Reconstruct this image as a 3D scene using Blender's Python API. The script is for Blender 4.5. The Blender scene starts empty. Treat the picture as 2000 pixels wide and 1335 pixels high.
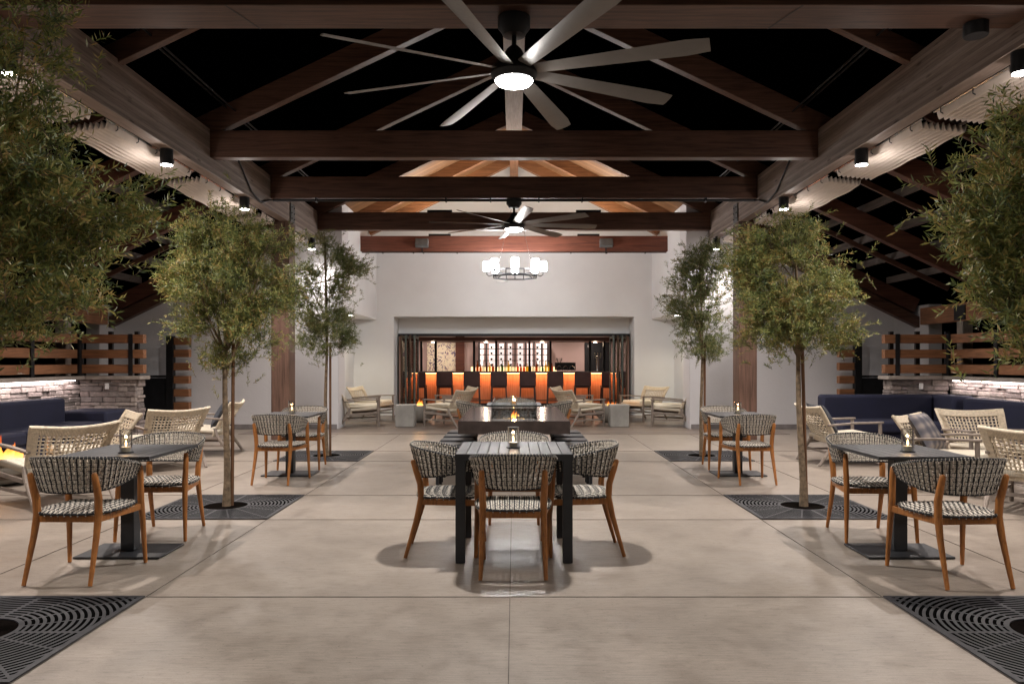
import bpy, math, random
import numpy as np
from mathutils import Vector, Matrix
random.seed(7)
rng = np.random.default_rng(7)
PI = math.pi
R = math.radians
SC = bpy.context.scene
COL = SC.collection

# ------------------------------------------------------------------ camera
CAMZ, FPX = 1.37, 1460.0
cd = bpy.data.cameras.new("camera")
cam = bpy.data.objects.new("camera", cd)
COL.objects.link(cam)
cam.location = (0, 0, CAMZ)
cam.rotation_euler = (R(90), 0, 0)
cd.sensor_width = 36
cd.lens = 36 * FPX / 2000
cd.shift_x = -4 / 2000
cd.shift_y = 38.5 / 2000
cd.clip_start, cd.clip_end = 0.05, 2000
SC.camera = cam

# ------------------------------------------------------------------ world (night) and exposure
w = bpy.data.worlds.new("World")
SC.world = w
w.use_nodes = True
nt = w.node_tree
sky = nt.nodes.new("ShaderNodeTexSky")
sky.sky_type = 'NISHITA'
sky.sun_disc = False
sky.sun_elevation = R(-4)
sky.sun_rotation = R(200)
bg = nt.nodes["Background"]
nt.links.new(sky.outputs[0], bg.inputs[0])
bg.inputs[1].default_value = 0.004
SC.view_settings.view_transform = 'Standard'
SC.view_settings.look = 'None'
SC.view_settings.exposure = 0.38
SC.view_settings.gamma = 1
SC.cycles.use_denoising = True
SC.cycles.max_bounces = 6
SC.cycles.transparent_max_bounces = 12
SC.cycles.caustics_reflective = False
SC.cycles.caustics_refractive = False
SC.cycles.sample_clamp_indirect = 4

P_FAN, P_DOWN, P_CHAND, P_UP, P_ALC = 118, 370, 145, 26, 66

def lamp(kind, name, loc, power, color, size=.1, rot=None, spot=110, blend=.5, parent=None, sy=None):
    l = bpy.data.lights.new(name, kind)
    l.energy = power
    l.color = color
    if kind == 'AREA':
        l.size = size
        if sy:
            l.shape = 'RECTANGLE'
            l.size_y = sy
    else:
        l.shadow_soft_size = size
    if kind == 'SPOT':
        l.spot_size = R(spot)
        l.spot_blend = blend
    o = bpy.data.objects.new(name, l)
    COL.objects.link(o)
    o.location = loc
    if rot:
        o.rotation_euler = rot
    if parent:
        o.parent = parent
    return o

# ------------------------------------------------------------------ mesh builder
class MB:
    def __init__(s):
        s.v, s.f, s.m = [], [], []
    def add(s, vs, fs, m=0):
        b = len(s.v)
        s.v += [tuple(v) for v in vs]
        s.f += [tuple(i + b for i in f) for f in fs]
        s.m += [m] * len(fs)
        return s
    def box(s, x0, x1, y0, y1, z0, z1, m=0):
        vs = [(x, y, z) for z in (z0, z1) for y in (y0, y1) for x in (x0, x1)]
        return s.add(vs, [(0, 2, 3, 1), (4, 5, 7, 6), (0, 1, 5, 4), (2, 6, 7, 3), (0, 4, 6, 2), (1, 3, 7, 5)], m)
    def bar(s, a, b, w, h, up=(0, 0, 1), m=0, w2=None, h2=None):
        """box beam from a to b, w across, h along 'up'"""
        a, b = Vector(a), Vector(b)
        d = (b - a).normalized()
        u = Vector(up)
        x = d.cross(u).normalized()
        u = x.cross(d).normalized()
        w2 = w if w2 is None else w2
        h2 = h if h2 is None else h2
        vs = []
        for p, ww, hh in ((a, w, h), (b, w2, h2)):
            vs += [p - x * ww / 2 - u * hh / 2, p + x * ww / 2 - u * hh / 2, p + x * ww / 2 + u * hh / 2, p - x * ww / 2 + u * hh / 2]
        return s.add(vs, [(0, 1, 2, 3), (7, 6, 5, 4), (0, 4, 5, 1), (1, 5, 6, 2), (2, 6, 7, 3), (3, 7, 4, 0)], m)
    def tube(s, pts, r, n=8, m=0, closed=False, flat=1.0):
        pts = [Vector(p) for p in pts]
        k = len(pts)
        rs = r if isinstance(r, (list, tuple)) else [r] * k
        vs = []
        ref = Vector((0, 0, 1))
        d0 = (pts[1] - pts[0]).normalized()
        if abs(d0.z) > .9:
            ref = Vector((0, 1, 0))
        for i, p in enumerate(pts):
            if closed:
                d = (pts[(i + 1) % k] - pts[i - 1]).normalized()
            else:
                d = (pts[min(i + 1, k - 1)] - pts[max(i - 1, 0)]).normalized()
            x = d.cross(ref)
            if x.length < 1e-4:
                x = d.cross(Vector((1, 0, 0)))
            x.normalize()
            y = x.cross(d)
            for j in range(n):
                a = 2 * PI * j / n
                vs.append(p + x * math.cos(a) * rs[i] + y * math.sin(a) * rs[i] * flat)
        fs = []
        for i in range(k if closed else k - 1):
            i2 = (i + 1) % k
            for j in range(n):
                fs.append((i * n + j, i * n + (j + 1) % n, i2 * n + (j + 1) % n, i2 * n + j))
        if not closed:
            fs.append(tuple(range(n - 1, -1, -1)))
            fs.append(tuple((k - 1) * n + j for j in range(n)))
        return s.add(vs, fs, m)
    def lathe(s, prof, n=24, c=(0, 0, 0), m=0):
        vs, fs = [], []
        for (r, z) in prof:
            for j in range(n):
                a = 2 * PI * j / n
                vs.append((c[0] + r * math.cos(a), c[1] + r * math.sin(a), c[2] + z))
        k = len(prof)
        for i in range(k - 1):
            for j in range(n):
                fs.append((i * n + j, i * n + (j + 1) % n, (i + 1) * n + (j + 1) % n, (i + 1) * n + j))
        fs.append(tuple(range(n - 1, -1, -1)))
        fs.append(tuple((k - 1) * n + j for j in range(n)))
        return s.add(vs, fs, m)
    def prism_y(s, poly, y0, y1, m=0):
        """poly of (x,z), extruded in y"""
        k = len(poly)
        vs = [(x, y0, z) for x, z in poly] + [(x, y1, z) for x, z in poly]
        fs = [tuple(range(k)), tuple(range(2 * k - 1, k - 1, -1))]
        fs += [(i, k + i, k + (i + 1) % k, (i + 1) % k) for i in range(k)]
        return s.add(vs, fs, m)
    def prism_z(s, poly, z0, z1, m=0):
        k = len(poly)
        vs = [(x, y, z0) for x, y in poly] + [(x, y, z1) for x, y in poly]
        fs = [tuple(range(k - 1, -1, -1)), tuple(range(k, 2 * k))]
        fs += [(i, (i + 1) % k, k + (i + 1) % k, k + i) for i in range(k)]
        return s.add(vs, fs, m)
    def grid(s, fn, nu, nv, m=0, thick=0.0):
        vs = [fn(i / nu, j / nv) for j in range(nv + 1) for i in range(nu + 1)]
        fs = [(j * (nu + 1) + i, j * (nu + 1) + i + 1, (j + 1) * (nu + 1) + i + 1, (j + 1) * (nu + 1) + i) for j in range(nv) for i in range(nu)]
        return s.add(vs, fs, m)
    def build(s, name, mats, parent=None, bevel=0, smooth=True, solid=0, sub=0):
        me = bpy.data.meshes.new(name)
        me.from_pydata(s.v, [], s.f)
        if not isinstance(mats, (list, tuple)):
            mats = [mats]
        for mm in mats:
            me.materials.append(mm)
        if len(mats) > 1:
            me.polygons.foreach_set('material_index', s.m)
        me.update()
        if smooth:
            me.polygons.foreach_set('use_smooth', [True] * len(me.polygons))
            me.set_sharp_from_angle(angle=R(42))
        o = bpy.data.objects.new(name, me)
        COL.objects.link(o)
        if parent:
            o.parent = parent
        if solid:
            q = o.modifiers.new("solid", 'SOLIDIFY')
            q.thickness = solid
            q.offset = 0
        if bevel:
            b = o.modifiers.new("bevel", 'BEVEL')
            b.width = bevel
            b.segments = 2
            b.limit_method = 'ANGLE'
            b.angle_limit = R(50)
        if sub:
            q = o.modifiers.new("sub", 'SUBSURF')
            q.levels = q.render_levels = sub
        return o

def tag(o, label=None, cat=None, group=None, kind=None):
    if label: o['label'] = label
    if cat: o['category'] = cat
    if group: o['group'] = group
    if kind: o['kind'] = kind
    return o

def thing(name, label, cat, loc=(0, 0, 0), rz=0, group=None):
    o = bpy.data.objects.new(name, None)
    o.empty_display_size = .1
    COL.objects.link(o)
    o.location = loc
    o.rotation_euler = (0, 0, rz)
    return tag(o, label, cat, group)

def copy_tree(o, parent=None):
    c = o.copy()
    COL.objects.link(c)
    if parent: c.parent = parent
    for ch in list(o.children):
        copy_tree(ch, c)
    return c

def dup(root, loc, rz, label, sx=None):
    c = copy_tree(root)
    c.location = loc
    c.rotation_euler = (0, 0, rz)
    c['label'] = label
    return c

# ------------------------------------------------------------------ materials
def nm(name):
    m = bpy.data.materials.new(name)
    m.use_nodes = True
    return m, m.node_tree.nodes, m.node_tree.links, m.node_tree.nodes["Principled BSDF"]

def coords(N, L, scale=(1, 1, 1), rot=(0, 0, 0), src='Object'):
    tc = N.new("ShaderNodeTexCoord")
    mp = N.new("ShaderNodeMapping")
    mp.inputs['Scale'].default_value = scale
    mp.inputs['Rotation'].default_value = rot
    L.new(tc.outputs[src], mp.inputs[0])
    return mp.outputs[0]

def noise(N, L, vec, scale, detail=4, rough=.55, dist=0):
    n = N.new("ShaderNodeTexNoise")
    n.inputs['Scale'].default_value = scale
    n.inputs['Detail'].default_value = detail
    n.inputs['Roughness'].default_value = rough
    n.inputs['Distortion'].default_value = dist
    L.new(vec, n.inputs['Vector'])
    return n.outputs[0]

def ramp(N, L, fac, stops):
    r = N.new("ShaderNodeValToRGB")
    el = r.color_ramp.elements
    while len(el) < len(stops):
        el.new(.5)
    for e, (p, c) in zip(el, stops):
        e.position = p
        e.color = (*c, 1) if len(c) == 3 else c
    L.new(fac, r.inputs[0])
    return r.outputs[0]

def bump(N, L, h, P, strength=.3, dist=.01):
    b = N.new("ShaderNodeBump")
    b.inputs['Strength'].default_value = strength
    b.inputs['Distance'].default_value = dist
    L.new(h, b.inputs['Height'])
    L.new(b.outputs[0], P.inputs['Normal'])
    return b

def mth(N, L, op, a, b=None, c=None):
    n = N.new("ShaderNodeMath")
    n.operation = op
    for i, v in enumerate((a, b, c)):
        if v is None: continue
        if isinstance(v, (int, float)): n.inputs[i].default_value = v
        else: L.new(v, n.inputs[i])
    return n.outputs[0]

def plain(name, c, rough=.6, metal=0, var=.25, ns=6, bmp=.1, bs=60, spec=.5, coat=0):
    m, N, L, P = nm(name)
    v = coords(N, L)
    f = noise(N, L, v, ns)
    lo = tuple(x * (1 - var) for x in c)
    hi = tuple(min(1, x * (1 + var)) for x in c)
    L.new(ramp(N, L, f, [(.3, lo), (.7, hi)]), P.inputs['Base Color'])
    f2 = noise(N, L, v, bs, 3)
    rr = mth(N, L, 'MULTIPLY_ADD', f2, .2, rough - .1)
    L.new(rr, P.inputs['Roughness'])
    P.inputs['Metallic'].default_value = metal
    P.inputs['Specular IOR Level'].default_value = spec
    P.inputs['Coat Weight'].default_value = coat
    if bmp: bump(N, L, f2, P, bmp, .004)
    return m

def wood(name, c1, c2, axis='x', rough=.55, scale=1.0, knots=True, spec=.35):
    m, N, L, P = nm(name)
    s = {'x': (.7, 14, 14), 'y': (14, .7, 14), 'z': (14, 14, .7)}[axis]
    s = tuple(a * scale for a in s)
    v = coords(N, L, s)
    g = noise(N, L, v, 2.2, 8, .65, .6)
    col = ramp(N, L, g, [(.28, c1), (.52, c2), (.75, tuple(x * 1.35 for x in c2))])
    v2 = coords(N, L, (1, 1, 1))
    big = noise(N, L, v2, 1.3 * scale, 3)
    mx = N.new("ShaderNodeMixRGB")
    mx.blend_type = 'MULTIPLY'
    mx.inputs[0].default_value = .7
    L.new(col, mx.inputs[1])
    L.new(ramp(N, L, big, [(.3, (.62, .6, .58)), (.7, (1.15, 1.12, 1.1))]), mx.inputs[2])
    out = mx.outputs[0]
    if knots:
        vk = coords(N, L, tuple(a * .22 for a in s))
        vo = N.new("ShaderNodeTexVoronoi")
        vo.inputs['Scale'].default_value = 1.6
        L.new(vk, vo.inputs['Vector'])
        mk = N.new("ShaderNodeMixRGB")
        mk.blend_type = 'MULTIPLY'
        mk.inputs[0].default_value = .8
        L.new(out, mk.inputs[1])
        L.new(ramp(N, L, vo.outputs['Distance'], [(.03, (.25, .2, .18)), (.12, (1, 1, 1))]), mk.inputs[2])
        out = mk.outputs[0]
    L.new(out, P.inputs['Base Color'])
    P.inputs['Roughness'].default_value = rough
    P.inputs['Specular IOR Level'].default_value = spec
    bump(N, L, g, P, .25, .004)
    return m

def emis(name, c, s):
    m, N, L, P = nm(name)
    P.inputs['Base Color'].default_value = (*c, 1)
    P.inputs['Emission Color'].default_value = (*c, 1)
    P.inputs['Emission Strength'].default_value = s
    return m

def glassy(name, tint=(1, 1, 1), refl=.12):
    m, N, L, P = nm(name)
    out = N["Material Output"]
    N.remove(P)
    t = N.new("ShaderNodeBsdfTransparent")
    t.inputs[0].default_value = (*tint, 1)
    g = N.new("ShaderNodeBsdfGlossy")
    g.inputs['Roughness'].default_value = .03
    lw = N.new("ShaderNodeFresnel")
    lw.inputs[0].default_value = 1.5
    mx = N.new("ShaderNodeMixShader")
    L.new(mth(N, L, 'MULTIPLY_ADD', lw.outputs[0], .8, refl * .4), mx.inputs[0])
    L.new(t.outputs[0], mx.inputs[1])
    L.new(g.outputs[0], mx.inputs[2])
    L.new(mx.outputs[0], out.inputs[0])
    return m

def concrete():
    m, N, L, P = nm("patio_concrete")
    v = coords(N, L)
    big = noise(N, L, v, .8, 5, .6, .4)
    mid = noise(N, L, v, 4.5, 6, .65)
    fib = noise(N, L, coords(N, L, (2.0, 48, 1)), 2.4, 6, .72)
    fine = noise(N, L, v, 120, 3)
    c = ramp(N, L, big, [(.25, (.215, .178, .148)), (.5, (.265, .223, .186)), (.75, (.318, .27, .227))])
    def mul(a, b, f):
        x = N.new("ShaderNodeMixRGB"); x.blend_type = 'MULTIPLY'; x.inputs[0].default_value = f
        L.new(a, x.inputs[1]); L.new(b, x.inputs[2]); return x.outputs[0]
    c = mul(c, ramp(N, L, mid, [(.36, (.66, .63, .61)), (.5, (1, 1, 1)), (.7, (1.12, 1.1, 1.08))]), .38)
    c = mul(c, ramp(N, L, noise(N, L, coords(N, L, (1, 2.2, 1)), 13, 6, .75, .5), [(.36, (.66, .64, .62)), (.47, (1, 1, 1)), (.66, (1.1, 1.1, 1.1))]), .5)
    c = mul(c, ramp(N, L, noise(N, L, v, 42, 2, .5), [(.25, (.4, .38, .36)), (.31, (1, 1, 1))]), .7)
    c = mul(c, ramp(N, L, fib, [(.3, (.68, .67, .66)), (.6, (1.1, 1.1, 1.1))]), .8)
    c = mul(c, ramp(N, L, fine, [(.3, (.8, .8, .8)), (.7, (1.1, 1.1, 1.1))]), .5)
    L.new(c, P.inputs['Base Color'])
    L.new(mth(N, L, 'MULTIPLY_ADD', mid, .28, .26), P.inputs['Roughness'])
    P.inputs['Specular IOR Level'].default_value = .5
    bump(N, L, mth(N, L, 'ADD', fib, fine), P, .22, .003)
    return m

def plank_tile():
    m, N, L, P = nm("plank_tile_floor")
    v = coords(N, L, (1, 1, 1))
    b = N.new("ShaderNodeTexBrick")
    b.inputs['Scale'].default_value = 1
    b.inputs['Brick Width'].default_value = 1.2
    b.inputs['Row Height'].default_value = .2
    b.inputs['Mortar Size'].default_value = .004
    b.inputs['Color1'].default_value = (.13, .1, .082, 1)
    b.inputs['Color2'].default_value = (.24, .19, .155, 1)
    b.inputs['Mortar'].default_value = (.06, .05, .045, 1)
    L.new(v, b.inputs['Vector'])
    g = noise(N, L, coords(N, L, (1.5, 22, 1)), 2.5, 6, .65)
    x = N.new("ShaderNodeMixRGB"); x.blend_type = 'MULTIPLY'; x.inputs[0].default_value = .8
    L.new(b.outputs[0], x.inputs[1])
    L.new(ramp(N, L, g, [(.3, (.55, .55, .55)), (.65, (1.2, 1.2, 1.2))]), x.inputs[2])
    L.new(x.outputs[0], P.inputs['Base Color'])
    P.inputs['Roughness'].default_value = .38
    bump(N, L, g, P, .15, .003)
    return m

def plaster(name, c, bs=14, st=.35):
    m, N, L, P = nm(name)
    v = coords(N, L)
    f = noise(N, L, v, 1.1, 4)
    L.new(ramp(N, L, f, [(.3, tuple(x * .93 for x in c)), (.7, c)]), P.inputs['Base Color'])
    P.inputs['Roughness'].default_value = .85
    h = noise(N, L, v, bs, 6, .6, .8)
    bump(N, L, h, P, st, .012)
    return m

def stone_mat():
    m, N, L, P = nm("ledge_stone")
    v = coords(N, L)
    g = N.new("ShaderNodeNewGeometry")
    r = ramp(N, L, g.outputs['Random Per Island'], [(0, (.16, .14, .135)), (.3, (.3, .265, .25)), (.6, (.24, .2, .19)), (.85, (.4, .35, .32)), (1, (.2, .18, .18))])
    n = noise(N, L, v, 18, 6, .7)
    x = N.new("ShaderNodeMixRGB"); x.blend_type = 'MULTIPLY'; x.inputs[0].default_value = .85
    L.new(r, x.inputs[1])
    L.new(ramp(N, L, n, [(.3, (.5, .48, .46)), (.7, (1.25, 1.2, 1.18))]), x.inputs[2])
    L.new(x.outputs[0], P.inputs['Base Color'])
    P.inputs['Roughness'].default_value = .9
    bump(N, L, n, P, .8, .02)
    return m

def leaf_mat(name, stops, rough=.5):
    m, N, L, P = nm(name)
    out = N["Material Output"]
    g = N.new("ShaderNodeNewGeometry")
    patch = noise(N, L, coords(N, L), 5.0, 2, .5)
    f = mth(N, L, 'ADD', mth(N, L, 'MULTIPLY', g.outputs['Random Per Island'], .75), mth(N, L, 'MULTIPLY_ADD', patch, 1.3, -.5))
    c = ramp(N, L, f, stops)
    L.new(c, P.inputs['Base Color'])
    P.inputs['Roughness'].default_value = rough
    P.inputs['Specular IOR Level'].default_value = .35
    t = N.new("ShaderNodeBsdfTranslucent")
    L.new(c, t.inputs[0])
    mx = N.new("ShaderNodeMixShader")
    mx.inputs[0].default_value = .3
    L.new(P.outputs[0], mx.inputs[1])
    L.new(t.outputs[0], mx.inputs[2])
    L.new(mx.outputs[0], out.inputs[0])
    return m

def grate_mat():
    m, N, L, P = nm("cast_iron_grate")
    tc = N.new("ShaderNodeTexCoord")
    sp = N.new("ShaderNodeSeparateXYZ")
    L.new(tc.outputs['Object'], sp.inputs[0])
    X, Y = sp.outputs[0], sp.outputs[1]
    r = mth(N, L, 'SQRT', mth(N, L, 'ADD', mth(N, L, 'MULTIPLY', X, X), mth(N, L, 'MULTIPLY', Y, Y)))
    ring = mth(N, L, 'GREATER_THAN', mth(N, L, 'FRACT', mth(N, L, 'DIVIDE', r, .034)), .5)
    ang = mth(N, L, 'ARCTAN2', Y, X)
    # radial ribs widen with distance kept constant in metres
    q = mth(N, L, 'ABSOLUTE', mth(N, L, 'SUBTRACT', mth(N, L, 'FRACT', mth(N, L, 'DIVIDE', mth(N, L, 'ADD', ang, 10.0), PI / 8)), .5))
    ribw = mth(N, L, 'MULTIPLY', mth(N, L, 'MULTIPLY', q, PI / 8), r)
    rib = mth(N, L, 'GREATER_THAN', ribw, .007)
    inner = mth(N, L, 'GREATER_THAN', r, .225)
    mxy = mth(N, L, 'MAXIMUM', mth(N, L, 'ABSOLUTE', X), mth(N, L, 'ABSOLUTE', Y))
    edge = mth(N, L, 'LESS_THAN', mxy, .555)
    s1 = mth(N, L, 'GREATER_THAN', mth(N, L, 'MINIMUM', mth(N, L, 'ABSOLUTE', X), mth(N, L, 'ABSOLUTE', Y)), .012)
    slot = mth(N, L, 'MULTIPLY', mth(N, L, 'MULTIPLY', ring, rib), mth(N, L, 'MULTIPLY', mth(N, L, 'MULTIPLY', inner, edge), s1))
    n = noise(N, L, tc.outputs['Object'], 30, 4)
    base = ramp(N, L, n, [(.3, (.022, .023, .027)), (.7, (.048, .047, .052))])
    x = N.new("ShaderNodeMixRGB")
    L.new(slot, x.inputs[0])
    L.new(base, x.inputs[1])
    x.inputs[2].default_value = (.003, .003, .003, 1)
    L.new(x.outputs[0], P.inputs['Base Color'])
    P.inputs['Roughness'].default_value = .5
    L.new(mth(N, L, 'MULTIPLY_ADD', slot, -.25, .25), P.inputs['Specular IOR Level'])
    bump(N, L, mth(N, L, 'SUBTRACT', 1, slot), P, .6, .01)
    return m

def flame_mat():
    m, N, L, P = nm("flame")
    out = N["Material Output"]
    N.remove(P)
    tc = N.new("ShaderNodeTexCoord")
    sp = N.new("ShaderNodeSeparateXYZ")
    L.new(tc.outputs['Generated'], sp.inputs[0])
    n = noise(N, L, tc.outputs['Generated'], 3.5, 3, .5, 1.2)
    zz = mth(N, L, 'MULTIPLY_ADD', n, .5, sp.outputs[2])
    col = ramp(N, L, zz, [(.2, (1, .62, .2)), (.55, (1, .36, .06)), (1.0, (.9, .14, .01))])
    e = N.new("ShaderNodeEmission")
    L.new(col, e.inputs[0])
    L.new(mth(N, L, 'MULTIPLY_ADD', zz, -1.6, 3.4), e.inputs[1])
    t = N.new("ShaderNodeBsdfTransparent")
    mx = N.new("ShaderNodeMixShader")
    L.new(ramp(N, L, zz, [(.35, (.8, .8, .8)), (1.1, (.2, .2, .2))]), mx.inputs[0])
    L.new(t.outputs[0], mx.inputs[1])
    L.new(e.outputs[0], mx.inputs[2])
    L.new(mx.outputs[0], out.inputs[0])
    return m

def wallpaper():
    m, N, L, P = nm("floral_wallpaper")
    v = coords(N, L, (1, 1, 1))
    vo = N.new("ShaderNodeTexVoronoi"); vo.inputs['Scale'].default_value = 5.2
    L.new(v, vo.inputs['Vector'])
    n = noise(N, L, v, 9, 3, .6, 1.5)
    d = mth(N, L, 'SUBTRACT', 1.0, noise(N, L, v, 5.5, 2, .5, 2.5))
    c1 = ramp(N, L, d, [(.36, (.13, .12, .2)), (.41, (.38, .2, .23)), (.45, (.8, .7, .52))])
    v2 = N.new("ShaderNodeTexVoronoi"); v2.inputs['Scale'].default_value = 11
    L.new(v, v2.inputs['Vector'])
    c2 = ramp(N, L, v2.outputs['Distance'], [(.14, (.35, .4, .3)), (.2, (1, 1, 1))])
    x = N.new("ShaderNodeMixRGB"); x.blend_type = 'MULTIPLY'; x.inputs[0].default_value = .8
    L.new(c1, x.inputs[1]); L.new(c2, x.inputs[2])
    L.new(x.outputs[0], P.inputs['Base Color'])
    return m

def slat_wood(name, c1, c2, pitch=.06):
    m, N, L, P = nm(name)
    tc = N.new("ShaderNodeTexCoord")
    sp = N.new("ShaderNodeSeparateXYZ")
    L.new(tc.outputs['Object'], sp.inputs[0])
    g = noise(N, L, coords(N, L, (22, 22, 1)), 2, 5, .6)
    L.new(ramp(N, L, g, [(.3, c1), (.7, c2)]), P.inputs['Base Color'])
    fr = mth(N, L, 'FRACT', mth(N, L, 'DIVIDE', sp.outputs[0], pitch))
    gap = mth(N, L, 'GREATER_THAN', fr, .1)
    bump(N, L, gap, P, .8, .01)
    P.inputs['Roughness'].default_value = .45
    return m

def ceiling_boards():
    m, N, L, P = nm("ceiling_boards")
    tc = N.new("ShaderNodeTexCoord")
    sp = N.new("ShaderNodeSeparateXYZ")
    L.new(tc.outputs['Object'], sp.inputs[0])
    q = mth(N, L, 'DIVIDE', sp.outputs[1], .14)
    fr = mth(N, L, 'FRACT', q)
    fl = mth(N, L, 'FLOOR', q)
    wn = N.new("ShaderNodeTexWhiteNoise"); wn.noise_dimensions = '1D'
    L.new(fl, wn.inputs['W'])
    g = noise(N, L, coords(N, L, (1, 20, 1)), 2.4, 5, .6)
    f = mth(N, L, 'ADD', mth(N, L, 'MULTIPLY', wn.outputs[0], .35), mth(N, L, 'MULTIPLY', g, .65))
    c = ramp(N, L, f, [(.25, (.15, .07, .03)), (.75, (.3, .155, .07))])
    x = N.new("ShaderNodeMixRGB"); x.blend_type = 'MULTIPLY'; x.inputs[0].default_value = 1
    L.new(c, x.inputs[1])
    L.new(ramp(N, L, fr, [(.0, (.15, .12, .1)), (.07, (1, 1, 1))]), x.inputs[2])
    L.new(x.outputs[0], P.inputs['Base Color'])
    P.inputs['Roughness'].default_value = .55
    return m

def weave_solid(name, c):
    m, N, L, P = nm(name)
    v = coords(N, L, (1, 1, 1))
    ws = []
    for ax in ('X', 'Y', 'Z'):
        wv = N.new("ShaderNodeTexWave"); wv.bands_direction = ax
        wv.inputs['Scale'].default_value = 16
        wv.inputs['Distortion'].default_value = .6
        L.new(v, wv.inputs['Vector'])
        ws.append(wv.outputs['Fac'])
    h = mth(N, L, 'MULTIPLY', mth(N, L, 'MAXIMUM', ws[0], ws[1]), ws[2])
    h = mth(N, L, 'MAXIMUM', ws[0], mth(N, L, 'MULTIPLY', ws[1], .8))
    L.new(ramp(N, L, h, [(.1, tuple(x * .62 for x in c)), (.6, c)]), P.inputs['Base Color'])
    P.inputs['Roughness'].default_value = .85
    bump(N, L, h, P, .6, .006)
    return m

def plaid():
    m, N, L, P = nm("plaid_fabric")
    v = coords(N, L)
    ws = []
    for ax in ('X', 'Z'):
        wv = N.new("ShaderNodeTexWave"); wv.bands_direction = ax
        wv.inputs['Scale'].default_value = 2.6
        L.new(v, wv.inputs['Vector'])
        ws.append(wv.outputs['Fac'])
    h = mth(N, L, 'MULTIPLY', mth(N, L, 'ADD', ws[0], ws[1]), .5)
    L.new(ramp(N, L, h, [(.2, (.07, .07, .085)), (.6, (.13, .12, .13)), (.95, (.25, .22, .2))]), P.inputs['Base Color'])
    P.inputs['Roughness'].default_value = .95
    return m

M = {}
M['concrete'] = concrete()
M['joint'] = plain("joint", (.12, .1, .085), .9, var=.3)
M['tile'] = plank_tile()
M['soil'] = plain("soil", (.005, .004, .0035), .95, var=.5, bmp=.6, spec=0)
M['earth'] = plain("earth", (.05, .05, .04), .95)
M['wall'] = plaster("white_stucco", (.7, .69, .71))
M['wallsmooth'] = plaster("white_plaster", (.8, .81, .82), 20, .12)
M['pink'] = plaster("pink_plaster", (.5, .36, .33), 6, .2)
M['skirt'] = plain("skirting", (.22, .2, .2), .7)
DK1, DK2 = (.034, .0165, .0115), (.108, .055, .038)
for a in 'xyz':
    M['beam_' + a] = wood("dark_beam_" + a, DK1, DK2, a, .5, 1, True)
    M['cedar_' + a] = wood("cedar_" + a, (.12, .05, .025), (.27, .125, .06), a, .55, 1.3, False)
    M['weathered_' + a] = wood("weathered_teak_" + a, (.14, .115, .1), (.27, .23, .2), a, .7, 3, False)
def glulam():
    m, N, L, P_ = nm("glulam_grey_brown")
    tc = N.new("ShaderNodeTexCoord")
    sp = N.new("ShaderNodeSeparateXYZ")
    L.new(tc.outputs['Object'], sp.inputs[0])
    q = mth(N, L, 'DIVIDE', sp.outputs[2], .038)
    fl = mth(N, L, 'FLOOR', q)
    wn = N.new("ShaderNodeTexWhiteNoise"); wn.noise_dimensions = '1D'
    L.new(fl, wn.inputs['W'])
    cb = N.new("ShaderNodeCombineXYZ")
    L.new(mth(N, L, 'MULTIPLY', sp.outputs[0], 12), cb.inputs[0])
    L.new(mth(N, L, 'MULTIPLY_ADD', wn.outputs[0], 40, sp.outputs[1]), cb.inputs[1])
    L.new(mth(N, L, 'MULTIPLY', sp.outputs[2], 14), cb.inputs[2])
    g = noise(N, L, cb.outputs[0], 2.4, 7, .65, .5)
    f = mth(N, L, 'ADD', mth(N, L, 'MULTIPLY', g, .75), mth(N, L, 'MULTIPLY', wn.outputs[0], .3))
    c = ramp(N, L, f, [(.3, (.14, .1, .082)), (.55, (.25, .192, .162)), (.8, (.34, .275, .24))])
    vo = N.new("ShaderNodeTexVoronoi"); vo.inputs['Scale'].default_value = 1.0
    cb2 = N.new("ShaderNodeCombineXYZ")
    L.new(mth(N, L, 'MULTIPLY_ADD', wn.outputs[0], 40, mth(N, L, 'MULTIPLY', sp.outputs[1], 2.2)), cb2.inputs[1])
    L.new(mth(N, L, 'MULTIPLY', sp.outputs[2], 9), cb2.inputs[2])
    L.new(cb2.outputs[0], vo.inputs['Vector'])
    x = N.new("ShaderNodeMixRGB"); x.blend_type = 'MULTIPLY'; x.inputs[0].default_value = .85
    L.new(c, x.inputs[1])
    L.new(ramp(N, L, vo.outputs['Distance'], [(.07, (.3, .25, .22)), (.16, (1, 1, 1))]), x.inputs[2])
    y_ = N.new("ShaderNodeMixRGB"); y_.blend_type = 'MULTIPLY'; y_.inputs[0].default_value = 1
    L.new(x.outputs[0], y_.inputs[1])
    L.new(ramp(N, L, mth(N, L, 'FRACT', q), [(.0, (.5, .5, .5)), (.1, (1, 1, 1))]), y_.inputs[2])
    L.new(y_.outputs[0], P_.inputs['Base Color'])
    P_.inputs['Roughness'].default_value = .6
    bump(N, L, g, P_, .3, .004)
    return m
M['eave'] = glulam()
M['rafterred'] = wood("red_brown_rafter", (.04, .017, .011), (.11, .046, .03), 'x', .5, 1, False)
M['_unused'] = wood("glulam_grey_brown", (.07, .047, .038), (.16, .115, .095), 'y', .55, 1, True)
M['redbeam'] = wood("red_beam", (.07, .022, .014), (.16, .055, .034), 'x', .5, 1, False)
M['orange'] = wood("orange_rafter", (.14, .06, .028), (.28, .13, .06), 'x', .5, 1, False)
M['boards'] = ceiling_boards()
M['purlin'] = wood("purlin_wood", (.06, .05, .045), (.13, .11, .1), 'y', .7, 1, False)
M['postwood'] = wood("brown_post", (.06, .032, .024), (.15, .088, .066), 'z', .5, 1, True)
M['teak'] = wood("teak", (.19, .065, .014), (.35, .135, .032), 'z', .42, 2.5, False, .5)
M['black'] = plain("black_powder_coat", (.012, .0125, .015), .5, .3, bmp=.05)
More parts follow.
